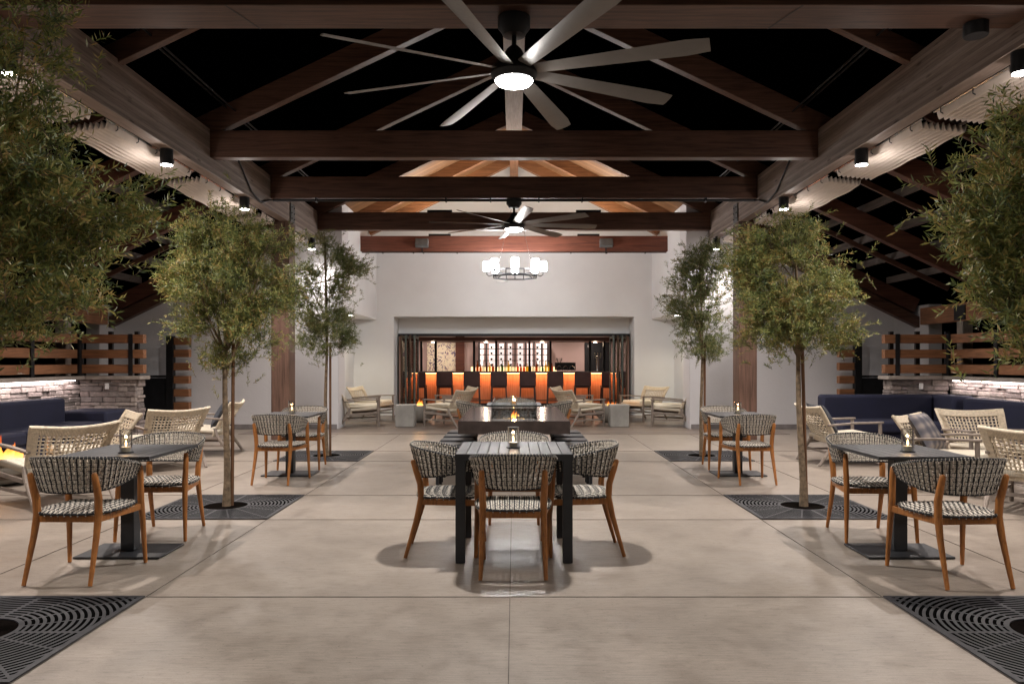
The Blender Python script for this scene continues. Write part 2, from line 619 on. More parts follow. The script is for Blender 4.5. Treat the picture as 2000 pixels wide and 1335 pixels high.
M['table'] = plain("charcoal_aluminium", (.02, .021, .024), .5, .0, bmp=.04, bs=200)
M['iron'] = plain("dark_steel", (.02, .02, .022), .5, .6)
M['bronze'] = plain("bronze_frame", (.09, .06, .04), .4, .5)
M['greenframe'] = plain("green_grey_frame", (.08, .1, .09), .5)
M['grate'] = grate_mat()
M['bark'] = plain("bark", (.17, .12, .075), .9, var=.5, ns=25, bmp=.9, bs=40)
M['stake'] = wood("stake", (.08, .04, .02), (.16, .08, .04), 'z', .8, 2, False)
def speckled():
    m, N, L, P_ = nm("speckled_rope")
    v = coords(N, L)
    f = noise(N, L, v, 150, 3, .6)
    L.new(ramp(N, L, f, [(.36, (.09, .085, .085)), (.48, (.5, .45, .38)), (.7, (.74, .67, .58))]), P_.inputs['Base Color'])
    P_.inputs['Roughness'].default_value = .85
    return m
M['rope_light'] = speckled()
M['rope_dark'] = plain("charcoal_rope", (.018, .018, .02), .8, var=.4, ns=90, bmp=.6, bs=300)
M['rope_cream'] = plain("cream_rope", (.58, .5, .385), .85, var=.2, ns=40, bmp=.6, bs=220)
M['seat_cream'] = weave_solid("cream_rope_seat", (.58, .52, .42))
M['cushion'] = plain("cream_cushion", (.72, .66, .54), .9, var=.06, ns=8, bmp=.3, bs=200)
M['navy'] = plain("navy_canvas", (.006, .008, .028), .85, var=.15, ns=3, bmp=.3, bs=250)
M['pillow'] = plain("charcoal_pillow", (.06, .065, .08), .95, var=.3, ns=5, bmp=.4, bs=200)
M['plaid'] = plaid()
M['stone'] = stone_mat()
M['cap'] = plain("stone_cap", (.3, .26, .23), .8, var=.2, ns=5, bmp=.4, bs=30)
M['precast'] = plain("precast_concrete", (.3, .29, .27), .8, var=.2, ns=4, bmp=.4, bs=40)
M['darkstone'] = plain("dark_polished_concrete", (.04, .03, .027), .16, var=.35, ns=5, bmp=.02)
M['lava'] = plain("lava_rock", (.012, .012, .013), .45, bmp=.6, bs=80, spec=.8)
M['ottoman'] = plain("black_vinyl", (.02, .02, .024), .4, bmp=.2, bs=90)
M['canopy'] = plain("canopy_fabric", (.62, .54, .48), .9, var=.1, ns=3, bmp=.1, bs=150)
M['blade'] = plain("fan_blade", (.13, .12, .112), .4, .2, var=.08, bmp=.02)
M['lens'] = emis("lamp_lens", (1, .97, .92), 40)
M['globe'] = emis("lamp_globe", (1, .975, .96), P_CHAND / 2.6)
M['candle'] = emis("candle_flame", (1, .55, .2), 9)
M['led'] = emis("led_strip", (1, .86, .8), 7)
M['ledwarm'] = emis("warm_strip", (1, .5, .2), 8)
M['backlight'] = emis("backlit_panel", (1, .86, .8), .85)
M['backlight_warm'] = emis("warm_backlit_panel", (1, .72, .38), 1.6)
M['glass'] = glassy("clear_glass", (.96, .98, .98))
M['glassdoor'] = glassy("door_glass", (.9, .93, .92), .2)
M['wax'] = plain("wax", (.3, .26, .2), .4)
M['flame'] = flame_mat()
M['leather'] = plain("oxblood_leather", (.06, .02, .018), .42, var=.2, bmp=.2, bs=80)
M['stoolwood'] = plain("espresso_wood", (.02, .009, .007), .4)
M['barfront'] = slat_wood("bar_front", (.42, .16, .07), (.66, .3, .15))
M['redceil'] = wood("red_ceiling", (.06, .02, .012), (.13, .045, .03), 'x', .5, 1, False)
M['wallpaper'] = wallpaper()
M['chrome'] = plain("steel", (.55, .55, .56), .2, 1, bmp=0)
M['whitep'] = plain("white_plastic", (.7, .7, .7), .5)
M['greyp'] = plain("grey_speaker", (.1, .1, .1), .6)
M['leaf'] = leaf_mat("olive_leaves", [(0, (.05, .07, .035)), (.3, (.12, .155, .05)), (.55, (.22, .25, .075)), (.78, (.36, .32, .1)), (1, (.46, .29, .11))])
M['leafgrey'] = leaf_mat("grey_olive_leaves", [(0, (.06, .08, .03)), (.4, (.13, .16, .055)), (.7, (.22, .24, .1)), (1, (.34, .29, .12))])
M['twig'] = plain("twig", (.13, .09, .06), .9)

# ------------------------------------------------------------------ setting
def struct(name, mb, mats, **k):
    return tag(mb.build(name, mats, **k), kind='structure')

struct('ground', MB().box(-400, 400, -200, 700, -.3, -.02), M['earth'])
struct('patio_floor', MB().box(-9.2, 9.2, -4, 15.3, -.15, 0), M['concrete'], smooth=False)
j = MB()
for x in (-.024, -2.145, 2.145, -3.315, 3.315, -5.6, 5.6):
    j.box(x - .0022, x + .0022, -4, 14.09, .0005, .0035)
xs = [-9.2, -5.604, -5.596, -3.319, -3.311, -2.149, -2.141, -.028, -.02, 2.141, 2.149, 3.311, 3.319, 5.596, 5.604, 9.2]
for y in (1.9, 3.17, 4.355, 6.485, 7.665, 10.275, 11.465):
    for a, b in zip(xs[::2], xs[1::2]):
        j.box(a, b, y - .0022, y + .0022, .0005, .0035)
struct('floor_joints', j, M['joint'], smooth=False)
struct('tile_floor', MB().box(-5.2, 5.2, 14.08, 19.8, .0005, .006), M['tile'], smooth=False)
struct('bar_floor', MB().box(-5.2, 5.2, 19.805, 27, .0005, .006), M['tile'], smooth=False)

# ------------------------------------------------------------------ building
BD = thing('restaurant_building', "white stucco restaurant with a gabled porch and wide folding door opening to the bar", 'building')
def P(name, mb, mats, parent, **k):
    lab = k.pop('label', None)
    o = mb.build(name, mats, parent, **k)
    if lab: o['label'] = lab
    return o
Y0, Y1, Y2 = 15.2, 19.0, 19.8
for s in (-1, 1):
    q = lambda pts: [(s * x, z) for x, z in (pts if s > 0 else pts[::-1])]
    P('wall', MB().prism_y(q([(3.5, 2.44), (3.57, 2.44), (3.57, 0), (8.15, 0), (8.15, 2.3), (3.5, 4.63)]), Y0, Y0 + .57), M['wall'], BD, bevel=.01)
    P('corner_pier', MB().box(*sorted((s * 8.15, s * 8.42)), Y0 - .5, Y0 + .3, 0, 2.5), M['wall'], BD, bevel=.01)
    P('skirting', MB().box(*sorted((s * 3.6, s * 8.14)), Y0 - .02, Y0 - .002, .003, .10), M['skirt'], BD)
    # porch upper side wall and lowered soffit with the alcove behind it
    P('wall', MB().box(*sorted((s * 3.5, s * 3.7)), Y0 + .572, Y1 - .002, 2.47, 4.9), M['wallsmooth'], BD)
    P('soffit', MB().box(*sorted((s * 3.5, s * 4.2)), Y0 + .572, Y1 - .002, 2.44, 2.468), M['wallsmooth'], BD)
    P('wall', MB().box(*sorted((s * 4.07, s * 4.2)), Y0 + .572, Y1 - .002, 0.003, 2.438), M['wallsmooth'], BD)
    # reveal of the opening
    P('reveal', MB().box(*sorted((s * 3.06, s * 3.3)), Y1 + .252, Y2 + .1, 0.003, 2.7), M['wallsmooth'], BD)
    P('wall', MB().box(*sorted((s * 4.6, s * 4.8)), Y2 + .102, 26.2, 0.003, 2.9), M['pink'], BD)
P('back_wall', MB().prism_y([(-4.2, 0.003), (-3.06, 0.003), (-3.06, 2.515), (3.06, 2.515), (3.06, .003), (4.2, .003), (4.2, 4.28), (0, 6.38), (-4.2, 4.28)], Y1, Y1 + .25), M['wallsmooth'], BD)
P('header', MB().box(-3.058, 3.058, Y2, Y2 + .1, 2.10, 2.7), M['wallsmooth'], BD)
P('soffit', MB().box(-3.058, 3.058, Y1 + .252, Y2 - .002, 2.515, 2.6), M['wallsmooth'], BD)
# wooden porch ceiling and its rafters
for s in (-1, 1):
    mb = MB()
    x1, z0, z1 = s * 3.498, 6.38, 6.38 - .5 * 3.498
    pts = [(0, z0), (x1, z1), (x1, z1 + .05), (0, z0 + .05)]
    P('ceiling', mb.prism_y(pts if s > 0 else pts[::-1], Y0, Y1 - .002), M['boards'], BD, smooth=False)
    for y in (16.5, 17.95):
        P('rafter', MB().bar((s * .06, y, 6.38 - .03 - .13), (s * 3.495, y, 6.38 - 1.7475 - .13), .16, .24), M['orange'], BD, bevel=.006)
P('ridge', MB().box(-.1, .1, Y0, Y1 - .002, 6.02, 6.24), M['orange'], BD, bevel=.006)
# small high windows
for s in (-1, 1):
    mb = MB().prism_y([(s * x, z) for x, z in ((7.02, 2.68), (7.3, 2.68), (7.3, 2.72), (7.02, 2.86))][::s], Y0 - .03, Y0 - .002)
    P('vent_window', mb, M['iron'], BD)
    P('wall_band', MB().bar((s * 4.15, Y0 - .1, 4.12), (s * 8.2, Y0 - .1, 2.14), .16, .2), M['beam_x'], BD, bevel=.006)
# interior of the bar room
P('ceiling', MB().box(-4.8, 4.8, Y2 + .102, 26.2, 2.6, 2.7), M['redceil'], BD)
P('back_wall', MB().box(-4.8, 4.8, 26.0, 26.2, 0.003, 2.598), M['pink'], BD)
P('wallpaper_panel', MB().box(-3.02, -2.03, 25.96, 25.998, 0.6, 2.02), M['wallpaper'], BD, label="cream wallpaper panel with dark floral print")
P('wall_panel', MB().box(-2.028, -1.72, 25.9, 25.998, 0.2, 2.598), M['redceil'], BD)
P('doorway', MB().box(2.45, 3.4, 25.95, 25.998, 0.01, 2.05), M['black'], BD)
P('sign', MB().box(2.56, 2.66, 25.93, 25.948, 1.86, 1.94), M['whitep'], BD)
# bar room canopy with posts
for (x0, x1) in ((-3.05, 3.05),):
    P('bar_canopy', MB().box(x0, x1, 22.35, 24.4, 2.0, 2.1), M['redceil'], BD)
pm = [823, 851, 926, 969, 1034, 1075, 1152, 1180]
for p in pm:
    x = (p - 1004) * 23.0 / FPX
    P('canopy_post', MB().box(x - .035, x + .035, 22.97, 23.03, 1.07, 1.998), M['black'], BD)

# folding doors stacked at both sides of the opening
for s, side in ((-1, 'left'), (1, 'right')):
    D = thing('folding_door', f"stack of folded bronze glass door panels at the {side} side of the bar opening", 'door', (s * 2.96, Y2 + .05, 0))
    for k in range(4):
        x = -s * (k * .115)
        yy = .06 + (k % 2) * .02
        e = -s * .04
        fr = MB()
        xa, xb = sorted((x, x + e))
        fr.box(xa, xb, -.38, -.31, .02, 2.06).box(xa, xb, .31, .38, .02, 2.06)
        fr.box(xa, xb, -.309, .309, 1.98, 2.06).box(xa, xb, -.309, .309, .02, .16)
        f = P('door_frame', fr, M['bronze' if k % 2 == 0 else 'greenframe'], D, bevel=.004)
        P('pane', MB().box((xa + xb) / 2 - .003, (xa + xb) / 2 + .003, -.308, .308, .161, 1.979), M['glassdoor'], f)
        if k in (1, 2):
            P('handle', MB().tube([(x + e * 1.4, -.345, .95), (x + e * 1.4, -.345, 1.25)], .012, 8), M['chrome'], f)
D = thing('door_track', "black overhead track frame across the top of the bar opening", 'door frame', (0, Y2 - .05, 0))
P('frame', MB().box(-3.055, 3.055, -.04, .04, 2.04, 2.11), M['black'], D, bevel=.004)

# ------------------------------------------------------------------ timber pavilion
PV = thing('timber_pavilion', "dark timber pavilion frame of beams, trusses and posts open to the night sky", 'pavilion')
EX0, EX1, EZ0, EZ1 = 3.95, 4.12, 3.83, 4.39
SL = .475
def roofz(x): return 6.2 - SL * abs(x)          # underside line of the rafters
for s in (-1, 1):
    P('eave_beam', MB().box(*sorted((s * EX0, s * EX1)), 1.0, 15.19, EZ0, EZ1), M['eave'], PV, bevel=.008)
    P('outer_beam', MB().box(*sorted((s * 7.82, s * 7.98)), 1.0, 14.4, 2.08, 2.40), M['cedar_y'], PV, bevel=.008)
    for y in (13.1, 8.6, 4.1):
        po = P('post', MB().box(*sorted((s * 7.81, s * 7.99)), y - .09, y + .09, .003, 2.078), M['weathered_z'], PV, bevel=.008)
        if y == 13.1:
            P('bracket', MB().box(*sorted((s * 7.80, s * 7.818)), y - .16, y + .16, 2.1, 2.36), M['iron'], po)
    po = P('post', MB().box(*sorted((s * 3.94, s * 4.26)), 13.1, 13.46, .003, 3.828), M['postwood'], PV, bevel=.01)
    P('bracket', MB().box(*sorted((s * 3.928, s * 3.938)), 13.16, 13.4, 3.84, 4.16), M['greyp'], po)
    bl = MB()
    for yy in (13.21, 13.35):
        for zz in (3.9, 4.0, 4.1):
            bl.tube([(s * 3.927, yy, zz), (s * 3.915, yy, zz)], .014, 6)
    P('bolts', bl, M['black'], po)
for y, wd in ((5.76, .40), (9.78, .16), (12.2, .16), (15.1, .16)):
    P('tie_beam', MB().box(-3.948, 3.948, y - wd / 2, y + wd / 2, 4.02, 4.37), M['beam_x'], PV, bevel=.008)
for y in (3.6, 5.76, 7.5, 9.78, 12.2, 15.08):
    for s in (-1, 1):
        a_, b_ = (.14, .28) if y != 7.5 else (.1, .2)
        P('rafter', MB().bar((s * .16, y, roofz(.16) + .14), (s * 4.3, y, roofz(4.3) + .14), a_, b_), M['beam_x'], PV, bevel=.006)
        P('rafter', MB().bar((s * 4.3, y, roofz(4.3) + .14), (s * 8.1, y, roofz(8.1) + .14), a_, b_), M['rafterred'], PV, bevel=.006)
P('ridge_beam', MB().box(-.155, .155, 1.0, 15.19, 5.95, 6.4), M['eave'], PV, bevel=.008)
# purlins over the side aisles
for s in (-1, 1):
    for x in (4.5, 5.11, 5.70, 6.31, 6.90, 7.5):
        P('purlin', MB().box(*sorted((s * (x - .03), s * (x + .03))), 1.0, 15.0, roofz(x) + .30, roofz(x) + .42), M['purlin'], PV)
    for y in (6.6, 8.6, 11.0, 13.6):
        P('side_strut', MB().bar((s * 4.2, y, roofz(4.2) + .25), (s * 7.9, y, roofz(7.9) + .25), .05, .08), M['beam_x'], PV)
    # cable tracks of the roof shades
    for k, x in enumerate((3.62, 3.74)):
        P('shade_cable', MB().tube([(s * x, 1.0, 4.62 + .05 * k), (s * x, 15.0, 4.62 + .05 * k)], .012, 6), M['iron'], PV)
# scarf joint lines on the front tie and conduit under the third tie
for s in (-1, 1):
    P('joint_line', MB().bar((s * 2.15, 5.56, 4.0185), (s * 2.02, 5.96, 4.0185), .012, .001), M['black'], PV)
c = MB().tube([(-3.9, 12.1, 3.98), (3.9, 12.1, 3.98)], .022, 8)
for x in (-3.2, -1.1, -.38, .4, 1.1, 3.1):
    c.box(x - .012, x + .012, 12.06, 12.14, 3.95, 4.018)
for s in (-1, 1):
    c.tube([(s * 3.9, 12.1, 3.98), (s * 3.93, 12.0, 3.96), (s * 3.93, 11.6, 3.84), (s * 3.935, 11.2, 3.92), (s * 3.94, 10.6, 4.3)], .014, 6)
P('conduit', c, M['black'], PV)
PB = thing('porch_beam', "reddish timber beam across the porch in front of the white gable wall", 'beam', (0, 17.1, 0))
P('beam', MB().box(-3.498, 3.498, -.09, .09, 3.88, 4.23), M['redbeam'], PB, bevel=.01)
c = MB().tube([(-3.48, 0, 3.866), (3.48, 0, 3.866)], .012, 6)
for x in (-3.0, -2.3, -1.3, 1.3, 2.1, 3.0):
    c.box(x - .01, x + .01, -.03, .03, 3.84, 3.878)
P('conduit', c, M['iron'], PB)
for s, side in ((-1, 'left'), (1, 'right')):
    S = thing('speaker', f"small dark grey speaker tilted down under the {side} half of the porch beam", 'speaker', (s * 2.09, 16.98, 3.95))
    o = P('cabinet', MB().box(-.15, .15, -.13, .0, .0, .18), M['greyp'], S, bevel=.015)
    o.rotation_euler = (R(-18), 0, 0)
    P('bracket', MB().tube([(0, 0.02, .02), (0, 0.03, -.09), (.03, .08, -.11)], .014, 6), M['iron'], S)

# retractable canopies stacked in pleats beside the eave beams
def canopy(s, ya, yb, label):
    C = thing('retractable_canopy', label, 'canopy', (s * 4.16, ya, 3.84), 0, 'pleated shade canopies gathered along the eave beams')
    n = 20
    def fn(u, v):
        x = v * .46
        sag = .012 * math.sin(PI * u) * (v ** 2)
        wob = .015 * math.sin(u * 17 + s + ya) * v * v
        z = .0 - .05 * v - .085 * abs(math.sin(v * 8 * PI)) - sag * .5
        return (s * (x + sag + wob), .06 + u * (yb - ya - .12), z)
    P('fabric', MB().grid(fn, 24, 90), M['canopy'], C, solid=.002)
    h = MB()
    k = max(2, int((yb - ya) / .42))
    for i in range(k):
        y = .25 + i * (yb - ya - .4) / max(1, k - 1)
        h.tube([(-s * .01, y, .0), (-s * .01, y, -.045), (s * .05, y, -.075)], .006, 5)
    P('hooks', h, M['iron'], C)
    P('rail', MB().tube([(0, .02, 0.0), (0, yb - ya - .02, 0.0)], .014, 6), M['chrome'], C)
segs = [(2.2, 4.9), (4.98, 7.42), (7.58, 9.7), (9.86, 12.12), (12.28, 13.05), (13.52, 15.0)]
nmz = ['nearest', 'second', 'third', 'fourth', 'fifth', 'farthest']
for s, side in ((-1, 'left'), (1, 'right')):
    for (a, b), o_ in zip(segs, nmz):
        canopy(s, a, b, f"cream pleated fabric canopy along the {side} eave beam, {o_} from the front")

# downlights
COOL = (1, .905, .84)
def downlight(x, y, z, label, power=P_DOWN):
    D = thing('downlight', label, 'downlight', (x, y, z), 0, 'cylinder downlights under the eave beams')
    P('housing', MB().lathe([(.066, .0), (.072, .0), (.072, .21), (.03, .215)], 20), M['black'], D)
    P('lens', MB().lathe([(.02, -.004), (.064, -.004), (.064, .006), (.02, .006)], 20), M['lens'], D)
    P('stem', MB().box(-.02, .02, -.02, .02, .216, .30), M['black'], D)
    lamp('SPOT', 'downlight_lamp', (0, 0, -.02), power, COOL, .05, None, 150, .9, D)
    lamp('POINT', 'downlight_glow', (0, 0, -.05), power * .016, COOL, .03, parent=D)
for s, side in ((-1, 'left'), (1, 'right')):
    for y, x, z, w_ in ((.4, 4.03, 3.66, 'outside the picture beside the camera'), (3.1, 4.03, 3.66, 'nearest to the front'), (5.94, 4.03, 3.66, 'beside the front tie beam'), (8.67, 4.03, 3.65, 'third from the front'), (11.2, 4.04, 3.65, 'just before the post'), (14.7, 3.98, 3.58, 'behind the post')):
        downlight(s * x, y, z, f"black cylinder downlight glowing on the {side} eave beam, {w_}", P_DOWN * (.45 if y > 14 else .5 if y < 1 else .6 if y < 4 else 1.1))

# ceiling fans
def fan(y, rad, a0, label, power):
    F = thing('ceiling_fan', label, 'ceiling fan', (0, y, 4.018), 0)
    P('mount', MB().lathe([(.04, -.145), (.085, -.14), (.1, -.11), (.125, -.08), (.125, -.002)], 28), M['black'], F)
    P('rod', MB().tube([(0, 0, -.14), (0, 0, -.3)], .018, 10), M['black'], F)
    P('motor', MB().lathe([(.03, -.22), (.06, -.25), (.09, -.31), (.17, -.38), (.18, -.44), (.15, -.485)][::-1], 32), M['black'], F)
    P('lamp_lens', MB().lathe([(.03, -.53), (.09, -.522), (.13, -.508), (.145, -.488), (.02, -.484)], 32), M['lens'], F)
    for k in range(8):
        mb = MB()
        n = 8
        vs = []
        for i in range(n + 1):
            t = i / n
            r = .17 + t * (rad - .17)
            wd = .055 + .035 * t if t < .97 else .07
            th = .006
            for u, zz in ((-1, 0), (-.5, th), (.5, th), (1, 0), (.5, -th), (-.5, -th)):
                vs.append((r, u * wd, zz))
        fs = []
        for i in range(n):
            for q in range(6):
                fs.append((i * 6 + q, i * 6 + (q + 1) % 6, (i + 1) * 6 + (q + 1) % 6, (i + 1) * 6 + q))
        fs += [tuple(range(5, -1, -1)), tuple(n * 6 + q for q in range(6))]
        mb.add(vs, fs)
        o = P('blade', mb, M['blade'], F)
        a = R(a0 + 45 * k)
        o.matrix_local = Matrix.Translation((0, 0, -.41)) @ Matrix.Rotation(a, 4, 'Z') @ Matrix.Rotation(R(-17), 4, 'X')
    l_ = lamp('AREA', 'fan_lamp', (0, 0, -.55), power, (1, .96, .92), .13, parent=F)
    l_.data.shape = 'DISK'
    lamp('POINT', 'fan_glow', (0, 0, -.57), power * .1, (1, .96, .92), .03, parent=F)
fan(5.76, 1.465, -19, "large eight blade ceiling fan with lit lamp under the front tie beam", P_FAN)
fan(-.75, 1.465, 11, "ceiling fan with lit lamp above the camera, outside the picture", P_FAN * .4)
fan(12.2, 1.38, 9, "smaller looking eight blade ceiling fan under the far tie beam", P_FAN * .75)

D = tag(MB().lathe([(.02, -.1), (.085, -.1), (.09, -.09), (.09, -.002), (.02, -.002)], 24).build('ceiling_speaker', M['iron']), "dark round speaker can under the right end of the front tie beam", 'speaker')
D.location = (3.62, 5.86, 4.018)
# chandelier
C = thing('chandelier', "black ring chandelier with eight glowing glass cylinders hanging in the porch", 'chandelier', (0.02, 16.2, 3.2))
fr = MB()
for zz in (0, .13):
    pts = [(.5 * math.cos(PI / 8 + k * PI / 4), .5 * math.sin(PI / 8 + k * PI / 4), zz) for k in range(8)]
    for a, b in zip(pts, pts[1:] + pts[:1]):
        fr.bar(a, b, .02, .03)
for k in range(8):
    a = PI / 8 + k * PI / 4
    fr.bar((.5 * math.cos(a), .5 * math.sin(a), 0), (.5 * math.cos(a), .5 * math.sin(a), .13), .02, .02, (1, 0, .01))
P('frame', fr, M['black'], C)
for k in range(8):
    a = k * PI / 4
    x, y = .61 * math.cos(a), .61 * math.sin(a)
    arm = P('arm', MB().tube([(.46 * math.cos(a), .46 * math.sin(a), .05), (.56 * math.cos(a), .56 * math.sin(a), .02), (x, y, .06), (x, y, .1)], .01, 6).lathe([(.02, .1), (.06, .11), (.06, .125), (.02, .125)], 16, (x, y, 0)), M['black'], C)
    P('glass_lamp', MB().lathe([(.05, .126), (.075, .14), (.075, .33), (.06, .34)], 20, (x, y, 0)), M['globe'], arm)
wr = MB()
for a in (.6, 2.5, 3.8, 5.6):
    wr.tube([(.5 * math.cos(a), .5 * math.sin(a), .13), (.06 * math.cos(a), .06 * math.sin(a), 1.6), (0, 0, 2.8)], .002, 4)
P('wires', wr, M['chrome'], C)
D = tag(MB().box(-.15, .15, 18.93, 18.998, 3.38, 3.5).build('emergency_light', M['whitep'], bevel=.01), "small white box fixture on the white wall below the chandelier", 'light fixture')
D.location = (-.3, 0, 0)
# up-lighting of the wooden porch ceiling sits on top of the porch beam and the last tie
for s in (-1, 1):
    U = thing('uplight', f"small uplight on top of the porch beam, {'left' if s < 0 else 'right'} half", 'uplight', (s * 1.7, 17.1, 4.232))
    P('housing', MB().box(-.25, .25, -.05, .05, 0, .05), M['black'], U)
    lamp('AREA', 'uplight_lamp', (0, 0, .07), P_UP, (1, .86, .68), .5, (PI, 0, 0), parent=U, sy=.1)
    U = thing('uplight', f"small uplight on top of the last tie beam, {'left' if s < 0 else 'right'} half", 'uplight', (s * 1.5, 15.1, 4.372))
    P('housing', MB().box(-.25, .25, -.05, .05, 0, .05), M['black'], U)
    lamp('AREA', 'uplight_lamp', (0, 0, .07), P_UP * .4, (1, .8, .6), .5, (PI - R(25), 0, 0), parent=U, sy=.1)
    A = thing('recessed_light', f"recessed soffit light over the {'left' if s < 0 else 'right'} porch chairs", 'downlight', (s * 3.79, 17.3, 2.437))
    P('lens', MB().lathe([(.02, -.006), (.06, -.006), (.06, .0), (.02, .0)], 16), M['lens'], A)
    lamp('SPOT', 'alcove_lamp', (0, 0, -.03), P_ALC, (1, .86, .62), .06, None, 150, .8, A)

# ------------------------------------------------------------------ tree grates and trees
def grate(x, y, label):
    G = thing('tree_grate', label, 'tree grate', (x, y, 0), 0, 'square cast iron tree grates')
    n = 48
    vs, fs = [], []
    h = .585
    for z in (.012,):
        for k in range(n):
            a = 2 * PI * k / n
            vs.append((.2 * math.cos(a), .2 * math.sin(a), z))
        for k in range(n):
            a = 2 * PI * k / n
            c_, s_ = math.cos(a), math.sin(a)
            q = h / max(abs(c_), abs(s_))
            vs.append((q * c_, q * s_, z))
    for k in range(n):
        k2 = (k + 1) % n
        fs.append((k, n + k, n + k2, k2))
    # skirts
    b = len(vs)
    for k in range(2 * n):
        vs.append((vs[k][0], vs[k][1], .005))
    for k in range(n):
        k2 = (k + 1) % n
        fs.append((n + k, b + n + k, b + n + k2, n + k2))
        fs.append((k2, b + k2, b + k, k))
    P('plate', MB().add(vs, fs), M['grate'], G, smooth=False)
    P('soil_opening', MB().lathe([(.005, .0045), (.21, .0045), (.21, .0055), (.005, .0055)], 32), M['soil'], G)

def crown_mesh(lobes, ntw, leaf, seed, axis, llen=.05):
    g = np.random.default_rng(seed)
    vol = np.array([l[3] * l[4] * l[5] for l in lobes]); vol = vol / vol.sum()
    V, F, T = [], [], MB()
    tw = []
    # clumps : twigs gather round clump centres so gaps open between them
    ncl = max(30, ntw // (13 if llen > .045 else 26))
    cl = []
    for ci in range(ncl):
        l = lobes[g.choice(len(lobes), p=vol)]
        d = g.normal(size=3); d /= np.linalg.norm(d)
        r = g.uniform(.2, 1.0) ** .45
        if ci % 5 == 0: r *= g.uniform(1.0, 1.17)
        cl.append(np.array(l[:3]) + d * np.array(l[3:6]) * r)
    cl = np.array(cl)
    cen = np.array(axis)
    for i in range(ntw):
        p = cl[g.integers(ncl)] + g.normal(size=3) * (.06 if i % 9 else .13)
        out = p - np.array([cen[0], cen[1], p[2] - .25])
        out /= np.linalg.norm(out) + 1e-6
        d = out * .7 + g.normal(size=3) * .55 + np.array([0, 0, .25])
        d /= np.linalg.norm(d)
        L = g.uniform(.12, .26) * llen / .05
        n = int(g.integers(14, 26))
        droop = np.array([0, 0, -1.0]) * g.uniform(-.02, .07)
        side = np.cross(d, g.normal(size=3)); side /= np.linalg.norm(side)
        up = np.cross(side, d)
        base = p - d * L * .4
        if i % 3 == 0:
            T.tube([base, base + d * L * .5 + droop * .3, base + d * L + droop], [.0025, .0018, .001], 3)
        ts = np.linspace(.1, 1, n)
        for k, t in enumerate(ts):
            q = base + d * L * t + droop * t * t
            a = (k % 2) * PI + (k // 2) * 1.57 + g.uniform(-.4, .4)
            rad = side * math.cos(a) + up * math.sin(a)
            ld = d * g.uniform(.35, .9) + rad * g.uniform(.6, 1.0) + g.normal(size=3) * .15
            ld /= np.linalg.norm(ld)
            wv = np.cross(ld, d + g.normal(size=3) * .3); wv /= np.linalg.norm(wv) + 1e-6
            ll = llen * g.uniform(.65, 1.25)
            ww = ll * g.uniform(.085, .12)
            b = len(V)
            V += [q, q + ld * ll * .45 + wv * ww, q + ld * ll, q + ld * ll * .45 - wv * ww]
            F.append((b, b + 1, b + 2, b + 3))
    return V, F, T, cl

def tree(x, y, zc, lobes, ntw, label, seed, lean=(0, 0), mat='leaf', llen=.05, r0=.035):
    Tt = thing('olive_tree', label, 'tree', (x, y, 0), 0, 'young olive trees standing in the grates')
    g = random.Random(seed)
    top = max(l[2] for l in lobes)
    pts, rs = [], []
    for i in range(12):
        t = i / 11
        z = .0 + t * top
        pts.append((lean[0] * t + .012 * math.sin(t * 9 + seed), lean[1] * t + .012 * math.cos(t * 7 + seed), z))
        rs.append(r0 * (1.25 if i == 0 else 1) * (1 - .72 * t))
    tr = MB().tube(pts, rs, 10)
    for k, l in enumerate(lobes * 3):
        t = g.uniform(.5, .95)
        i = int(t * 11)
        a = Vector(pts[i])
        e = Vector(l[:3]) + Vector((g.uniform(-1, 1) * l[3], g.uniform(-1, 1) * l[4], g.uniform(-.2, 1) * l[5])) * .75
        m_ = (a + e) / 2 + Vector((0, 0, -.05))
        tr.tube([a, m_, e], [rs[i] * .6, rs[i] * .4, .003], 6)
    P('trunk', tr, M['bark'], Tt)
    P('stake', MB().tube([(.05, .03, .006), (.05 + lean[0] * .6, .03, zc + .25)], .017, 8), M['stake'], Tt)
    V, F, T, cl = crown_mesh(lobes, ntw, None, seed, (lean[0], lean[1]), llen)
    mb = MB()
    mb.v = [tuple(v) for v in V]
    mb.f = F
    mb.m = [0] * len(F)
    mb.add(T.v, T.f, 1)
    cr = P('crown', mb, [M[mat], M['twig']], Tt, smooth=False)

GX = 2.73
for s, side in ((-1, 'left'), (1, 'right')):
    for y, w_ in ((3.76, 'nearest to the camera'), (7.075, 'in the middle of the row'), (10.87, 'farthest, near the white wall')):
        grate(s * GX, y, f"dark cast iron tree grate in the {side} row, {w_}")
# lobes: centre x,y,z and radii, relative to the tree foot
tree(-GX, 3.76, 1.5, [(.1, 0, 1.95, .55, .5, .45), (.42, .05, 2.1, .42, .35, .3), (-.2, 0, 2.6, .55, .5, .5), (.0, 0, 3.1, .42, .4, .45), (.1, .0, 1.65, .32, .3, .25)], 2600, "large bushy olive tree at the left edge beside the nearest grate", 11, (0, 0), 'leaf', .048, .045)
tree(GX, 3.76, 1.5, [(.04, 0, 1.75, .38, .4, .34), (-.04, 0, 2.1, .42, .42, .32), (.08, 0, 2.42, .36, .4, .24), (-.1, 0, 2.55, .2, .2, .2)], 2300, "large bushy olive tree at the right edge beside the nearest grate", 12, (0, 0), 'leaf', .048, .045)
tree(-GX, 7.075, 1.3, [(0, 0, 1.62, .42, .4, .32), (.05, 0, 2.05, .52, .48, .34), (-.02, 0, 2.42, .42, .4, .3), (-.38, 0, 2.2, .24, .22, .14), (.42, 0, 1.9, .2, .2, .42), (-.05, 0, 2.68, .2, .2, .16), (.42, 0, 2.45, .18, .18, .22)], 3100, "olive tree with wide uneven crown in front of the left brown post", 13, (.02, 0), 'leaf', .040, .034)
